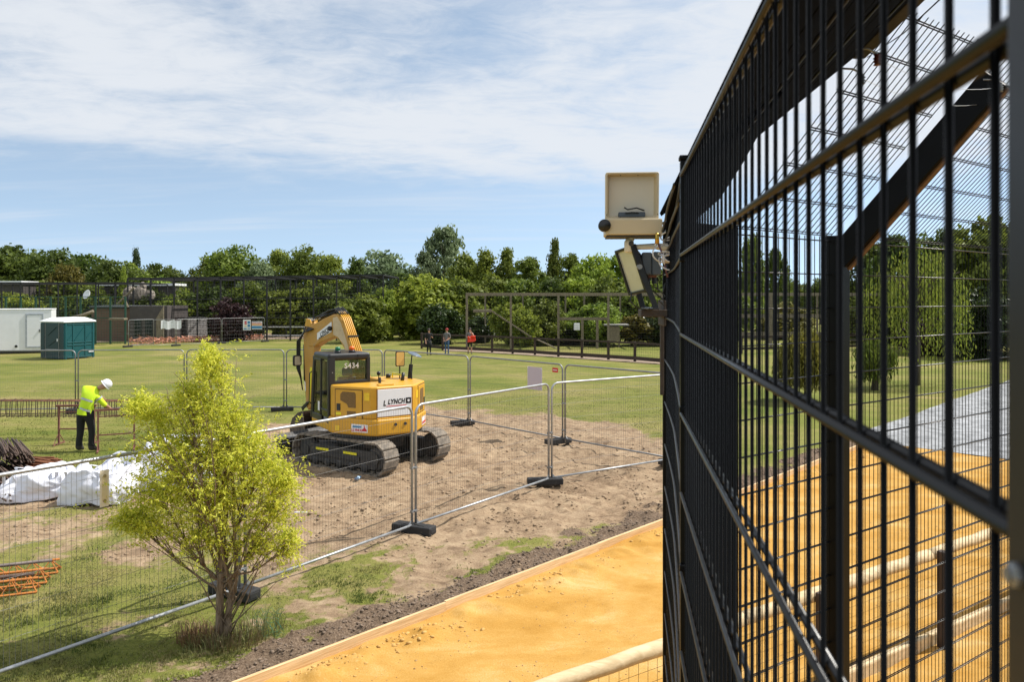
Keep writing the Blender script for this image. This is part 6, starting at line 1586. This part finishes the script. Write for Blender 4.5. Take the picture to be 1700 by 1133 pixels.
for a, b in ((50, 73), (-13, 9.5)):
    x0, x1, z0, z1 = TX(a), TX(b), TZ(576), TZ(522)
    d_ = MB().box(((x0 + x1) / 2, -.02, (z0 + z1) / 2), (x1 - x0 - .1, .03, z1 - z0 - .1)).build('door', white_p, tl)
    fm_ = MB()
    for xx in (x0, x1): fm_.box((xx, -.025, (z0 + z1) / 2), (.09, .05, z1 - z0 + .09))
    for z in (z0, z1): fm_.box(((x0 + x1) / 2, -.025, z), (x1 - x0 - .09, .05, .09))
    fm_.build('door_frame', frame_grey, tl)
    MB().box((x1 - .18, -.06, (z0 + z1) / 2), (.05, .05, .18)).build('handle', mach_black, tl)
MB().lathe([(.09, 0), (.09, -.02)], (0, 0, 0), 12, 'y').build('cable_inlet', mach_black, tl, loc=(TX(36), -.005, TZ(574)))
for px in (3, -16):
    w_ = MB().lathe([(.14, -.1), (.32, -.1), (.34, -.07), (.34, .07), (.32, .1), (.14, .1)], (0, 0, 0), 20, 'y').build('wheel', rubber, tl, loc=(TX(px), .12, .34)); MB().lathe([(.05, -.11), (.17, -.105), (.2, -.085)], (0, 0, 0), 16, 'y').build('rim', galv, w_)
for px in (82, 60): MB().beam((TX(px), .3, 0), (TX(px), .3, zb_), .08, .08, up=(0, 1, 0)).build('jack_leg', mach_grey, tl)
# portable toilet
pt = empty('portable_toilet', G(106, 598), R(67), 'dark teal portable toilet with white domed roof beside the white trailer', 'portable toilet')
s_w, s_d, ph = 2.15, 2.15, 2.28       # right flank along +x, door flank along +y, nearest corner at the origin
MB().box((s_w / 2, s_d / 2, ph / 2 + .03), (s_w - .08, s_d - .08, ph - .06)).build('shell', teal, pt)
for x in (.16, .62, 1.46, s_w - .14):
    MB().box((x, .025, ph / 2), (.13 if x in (.16, s_w - .14) else .06, .05, ph - .05)).build('corner_rib', teal, pt, bevel=.015)
for z in (.12, .86, 1.04, 2.16): MB().box((s_w / 2, .024, z), (s_w - .5, .036, .06)).build('wall_rib', teal, pt, bevel=.012)
for a, b in (((.72, 1.15), (1.42, 2.05)), ((.72, .2), (1.4, .8)), ((1.55, 1.3), (1.95, 1.75)), ((.25, 1.2), (.56, 1.5))): MB().beam((a[0], .03, a[1]), (b[0], .03, b[1]), .03, .05, up=(0, 1, 0)).build('pressed_rib', teal, pt)
MB().box((.022, s_d / 2, ph / 2 + .02), (.04, 1.15, ph - .2)).build('door', teal_shade, pt, bevel=.01)
for y in (s_d / 2 - .62, s_d / 2 + .62): MB().box((.02, y, ph / 2 + .02), (.05, .045, ph - .1)).build('door_frame', galv_dull, pt, bevel=.008)
MB().box((.02, s_d / 2, .62), (.06, 1.15, .05)).build('door_rib', galv_dull, pt)
for y in (.2, s_d - .2): MB().box((.02, y, ph / 2), (.04, .34, ph - .1)).build('front_panel', teal_shade, pt, bevel=.02)
for a, b in (((s_d / 2 + .35, 1.5), (s_d / 2 - .4, 2.0)), ((s_d / 2 + .35, .8), (s_d / 2 - .4, 1.2))): MB().beam((.0, a[0], a[1]), (.0, b[0], b[1]), .03, .05, up=(1, 0, 0)).build('pressed_rib', teal_shade, pt)
MB().box((.0, s_d / 2 - .5, 1.2), (.05, .08, .16)).build('latch', white_p, pt)
MB().box((s_w - .3, .0, .42), (.34, .012, .09)).build('label', white_p, pt)
rf = MB(); o_ = .04
rf.add([(-o_, -o_, ph), (s_w + o_, -o_, ph), (s_w + o_, s_d + o_, ph), (-o_, s_d + o_, ph), (-o_, -o_, ph + .08), (s_w + o_, -o_, ph + .08), (s_w + o_, s_d + o_, ph + .08), (-o_, s_d + o_, ph + .08), (.35, .5, ph + .30), (s_w - .35, .5, ph + .30), (s_w - .35, s_d - .5, ph + .30), (.35, s_d - .5, ph + .30)],
       ((3, 2, 1, 0), (0, 1, 5, 4), (1, 2, 6, 5), (2, 3, 7, 6), (3, 0, 4, 7), (4, 5, 9, 8), (5, 6, 10, 9), (6, 7, 11, 10), (7, 4, 8, 11), (8, 9, 10, 11)))
rf.build('roof', roof_w, pt, bevel=.03)

# far site fence, orange barrier, signs, slatted stack
def far_pt(px, py): return G(px, py)
fpts = [(212, 577), (292, 575), (368, 571), (440, 568)]
back = [(213, 577), (222, 566)]
for i, (a, b) in enumerate(zip(fpts, fpts[1:])):
    pa_, pb_ = far_pt(*a), far_pt(*b)
    heras(pa_, pb_, ('far site fence panel with white rags on its top rail', 'far site fence panel in front of the grey slatted stack', 'far site fence panel carrying two coloured notice boards')[i], z_top=2.1, group='far site fence panels round the orange barrier', wire=.0032, m=galv_dull, step=.2)
heras(far_pt(213, 577), far_pt(213, 577) + Vector((.55, 3.0, 0)), 'far site fence panel seen edge on at the left end of the orange barrier', z_top=2.1, group='far site fence panels round the orange barrier', wire=.0032, m=galv_dull, step=.2)
for i, (a, nm) in enumerate(zip(fpts, ('left end', 'under the white rags', 'beside the slatted stack', 'under the coloured boards'))):
    foot(far_pt(*a), R(60), 'black foot of the far site fence, ' + nm)
def ragged(name, pts, m, label, cat, hgt):
    mb = MB(); nr_ = 7
    for i, p in enumerate(pts):
        for j in range(nr_):
            k = j / (nr_ - 1); mb.v.append((p[0] + .12 * math.sin(i * 2.3 + j), p[1] + .14 * math.sin(i * 1.3 + j * 1.7), p[2] + hgt * (k if k < .8 else .8 + .3 * (k - .8)) * (1 + .25 * math.sin(i * 1.9))))
    mb.f = [(i * nr_ + j, i * nr_ + j + 1, (i + 1) * nr_ + j + 1, (i + 1) * nr_ + j) for i in range(len(pts) - 1) for j in range(nr_ - 1)]
    o = mb.build(name, m, None); w_ = o.modifiers.new('wire', 'WIREFRAME'); w_.thickness = .05; return tag(o, label, cat)
fA_, fB_ = far_pt(214, 573), far_pt(425, 565)
ragged('barrier_mesh', [tuple(fA_.lerp(fB_, i / 60)) for i in range(61)], ora_mesh, 'crumpled orange plastic barrier mesh along the far site fence', 'barrier mesh', .55)
ragged('barrier_mesh', [tuple(fA_.lerp(fB_, i / 60) + Vector((.3, .9, 0))) for i in range(61)], ora_mesh, 'second row of orange barrier mesh just behind the first', 'barrier mesh', .5)
pq0, pq1 = far_pt(212, 577), far_pt(292, 575)
rg_ = MB()
for i in range(9):
    for j in range(4): p_ = far_pt(268, 575).lerp(far_pt(302, 574), i / 8); rg_.v.append((p_.x, p_.y - .08 + .05 * math.sin(i * 2), 1.35 + j * .22 + .06 * math.sin(i * 1.7)))
rg_.f = [(i * 4 + j, i * 4 + j + 1, (i + 1) * 4 + j + 1, (i + 1) * 4 + j) for i in range(8) for j in range(3)]
tag(rg_.build('white_sheeting', white_p, None, smooth=True), 'white sheeting hung over the far site fence', 'sheet')
def board(px0, px1, py0, py1, Yp, label, bands):
    a, b = P(px0, py1, Yp), P(px1, py0, Yp); e = empty('notice_board', (a + b) / 2, 0, label, 'sign'); w_, h_ = b.x - a.x, b.z - a.z
    MB().box((0, 0, 0), (w_, .03, h_)).build('panel', white_sign, e)
    for x0, x1, z0, z1, m in bands: MB().box(((x0 + x1 - 1) / 2 * w_, -.018, (z0 + z1 - 1) / 2 * h_), ((x1 - x0) * w_, .008, (z1 - z0) * h_)).build('printed_band', m, e)
Yn = G(405, 570).y - .1
board(403.5, 416, 531, 548.5, Yn, 'white site notice board with red, yellow and blue blocks', [(.2, .5, .72, .86, red_ink), (.2, .5, .55, .68, red_ink), (.2, .5, .28, .48, MATS['label_tan']), (.6, .95, .62, .86, blue_ink), (.6, .95, .3, .55, blue_ink), (.1, .5, .08, .2, blue_ink), (.6, .95, .1, .2, blue_ink)])
board(418, 435, 534, 547, Yn, 'blue and orange notice board right of the white one', [(0, 1, .1, .42, blue_ink), (0, 1, .5, .68, orange_ink), (0, 1, .74, .8, red_ink), (0, .9, .86, .98, MATS['pale_lilac_sheet'])])
board(511, 526, 527, 537, 67, 'small pale blue sign on the aviary behind the excavator arm', [(.05, .95, .1, .5, blue_ink)])
sk = empty('slatted_stack', G(328, 564), R(40), 'grey slatted timber stack behind the orange barrier', 'timber stack'); ks = sk.location.y / F
grey_w = wood('grey_slats', (.26, .25, .24), (.50, .48, .47), (1, 8, 8))
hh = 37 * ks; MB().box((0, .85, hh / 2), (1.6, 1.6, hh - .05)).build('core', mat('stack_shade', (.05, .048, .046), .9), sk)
for i in range(12):
    MB().box((random.uniform(-.02, .02), .85, hh * (i + .5) / 12), (1.72, 1.72, hh / 12 * .66)).build('slat', grey_w, sk)
def rails(px0, py0, px1, py1, h, n, label, m, zs=(1.0, .5), name='rail_fence', pw=.1, post_m=None, rw=.07):
    a, b = G(px0, py0), G(px1, py1); d = b - a; L = d.length; e = empty(name, a, math.atan2(d.y, d.x), label, 'rail fence')
    for i in range(n + 1): MB().beam((L * i / n, .05, 0), (L * i / n, .05, h), pw, pw, up=(0, 1, 0)).build('post', post_m or m, e)
    for q in zs: MB().beam((-.1, 0, h * q), (L + .1, 0, h * q), .05, rw * 1.5).build('rail', m, e)
    return e
rails(150, 566, 215, 566, 1.15, 2, 'white two-rail fence between portable toilet and far site fence', white_p, (.97, .28), rw=.06)
rails(438, 563, 512, 563, 1.15, 2, 'white two-rail fence left of the excavator arm', white_p, (.97, .28), post_m=mach_black, rw=.06)

# timber enclosure on the right
EY = 56.0
en = empty('timber_enclosure', (P(775, 560, EY)[0], EY, 0), 0, 'open timber-framed animal enclosure with mesh right of the three people', 'enclosure')
def EX(px, Y=EY): return (px - 850) / F * Y - en.location.x
def EZ(py, Y=EY): return H - (py - 495) / F * Y
for px, yy in ((775, 0), (848, 0), (927, 0), (1010, 0), (1100, 0), (1190, 0), (1280, 0), (1372, 0), (1466, 0)):
    MB().beam((EX(px), yy, 0), (EX(px), yy, EZ(489)), .16, .16, up=(0, 1, 0)).build('post', old_wood, en)
for px in (800, 870, 950, 985, 1052, 1130, 1220, 1330, 1420): MB().beam((EX(px), 7, 0), (EX(px), 7, EZ(489)), .13, .13, up=(0, 1, 0)).build('post', old_wood, en)
MB().beam((EX(773), 0, EZ(489)), (EX(1466), 0, EZ(489)), .12, .24).build('top_rail', old_wood, en)
MB().beam((EX(773), 7, EZ(489)), (EX(1466), 7, EZ(489)), .10, .18).build('top_rail', old_wood, en)
for px in (775, 848, 927, 1010, 1100): MB().beam((EX(px), 0, EZ(488)), (EX(px), 7, EZ(488)), .12, .16).build('roof_beam', old_wood, en)
MB().beam((EX(928), .5, EZ(530)), (EX(1010), .5, EZ(530)), .14, .2).build('cross_rail', old_wood, en)
MB().beam((EX(928), .5, EZ(586)), (EX(965), .5, EZ(586)), .12, .14).build('cross_rail', old_wood, en)
for px in (968, 993): MB().beam((EX(px), .6, 0), (EX(px), .6, EZ(531)), .18, .18, up=(0, 1, 0)).build('door_post', old_wood, en)
MB().box((EX(800), 1, EZ(517)), (30 / F * EY, 1, .2)).build('shelf', old_wood, en)
MB().beam((EX(814), 1, EZ(516)), (EX(882), 1, EZ(561)), .35, .10).build('ramp', old_wood, en)
MB().tube([(EX(886), .6, EZ(562)), (EX(950), .7, EZ(592)), (EX(985), .9, EZ(585))], .07, 6).build('branch', old_wood, en)
bx = MB().box((EX(958), .3, EZ(543)), (.42, .3, .52)).build('white_box', white_p, en, bevel=.02)
ht = MB().box((EX(1024), 2, EZ(556)), (.9, .8, 1.1)).build('nest_box', old_wood, en); MB().box((EX(1028), 2, EZ(541)), (1.9, 1.1, .10)).build('nest_roof', grey_w, ht)
for px in (1016, 1034): MB().beam((EX(px), 2, 0), (EX(px), 2, EZ(568)), .1, .1, up=(0, 1, 0)).build('nest_leg', old_wood, ht)
netting(en, [((EX(775), -.1, 0), (EX(1466) - EX(775), 0, 0), (0, 0, EZ(489)))], .20, .0035, dark_steel)
for a, b in ((525, 1240), (555, 1240)):
    MB().beam((EX(1228), .2, EZ(a)), (EX(1370), .2, EZ(a)), .1, .28).build('cross_rail', old_wood, en)
fnc = [(700, 579), (760, 584), (850, 588), (930, 593), (1010, 598), (1098, 605)]
e = empty('post_and_rail_fence', G(700, 579), 0, 'low dark brown post-and-rail fence beside the three people', 'rail fence'); o_ = Vector(e.location)
npx = [(700, 579), (735, 582), (817, 586), (851, 588), (888, 590), (927, 593), (966, 595), (1010, 598), (1054, 601), (1098, 605)]
for p in npx: q = G(*p) - o_; MB().beam(q, q + Vector((0, 0, 1.2)), .15, .15, up=(0, 1, 0)).build('post', dark_wood, e)
for a, b in zip(npx, npx[1:]):
    qa, qb = G(*a) - o_, G(*b) - o_
    for z, th in ((1.12, .12), (.22, .22)): MB().beam(qa + Vector((0, -.1, z)), qb + Vector((0, -.1, z)), .05, th).build('rail', dark_wood, e)
mb = MB()
for a, b in zip(npx, npx[1:]):
    qa, qb = G(*a) - o_, G(*b) - o_; n = int((qb - qa).length / .16)
    for i in range(n): q = qa.lerp(qb, i / n); mb.tube([q + Vector((0, -.05, .1)), q + Vector((0, -.05, 1.1))], .004, 3, False)
    for z in (.4, .6, .8, .95): mb.tube([qa + Vector((0, -.05, z)), qb + Vector((0, -.05, z))], .004, 3, False)
tag(mb.build('netting', dark_steel, e), kind='stuff')
rails(702, 560, 832, 566, 1.25, 3, 'older weathered rail fence behind the three people', old_wood, (.95, .3), rw=.1)
rails(1232, 588, 1470, 582, 1.2, 6, 'dark rail fence far behind the bars', dark_wood, (.95, .3), rw=.1)
# bare paths under the far structures
far_path = mat('far_dirt_path', (.30, .225, .16), .95, 0, .15, .4, .2)
for nm, pts in (('far_path', [(148, 569), (300, 566.5), (470, 564), (545, 563), (545, 557), (300, 560), (148, 560.5)]), ('enclosure_path', [(735, 583), (850, 589), (1098, 606), (1098, 600), (850, 583), (740, 577)])):
    me = bpy.data.meshes.new(nm); me.from_pydata([tuple(G(*p) + Vector((0, 0, .03))) for p in pts], [], [tuple(range(len(pts)))[::-1]]); me.materials.append(far_path); tag(obj(nm, me), kind='structure')
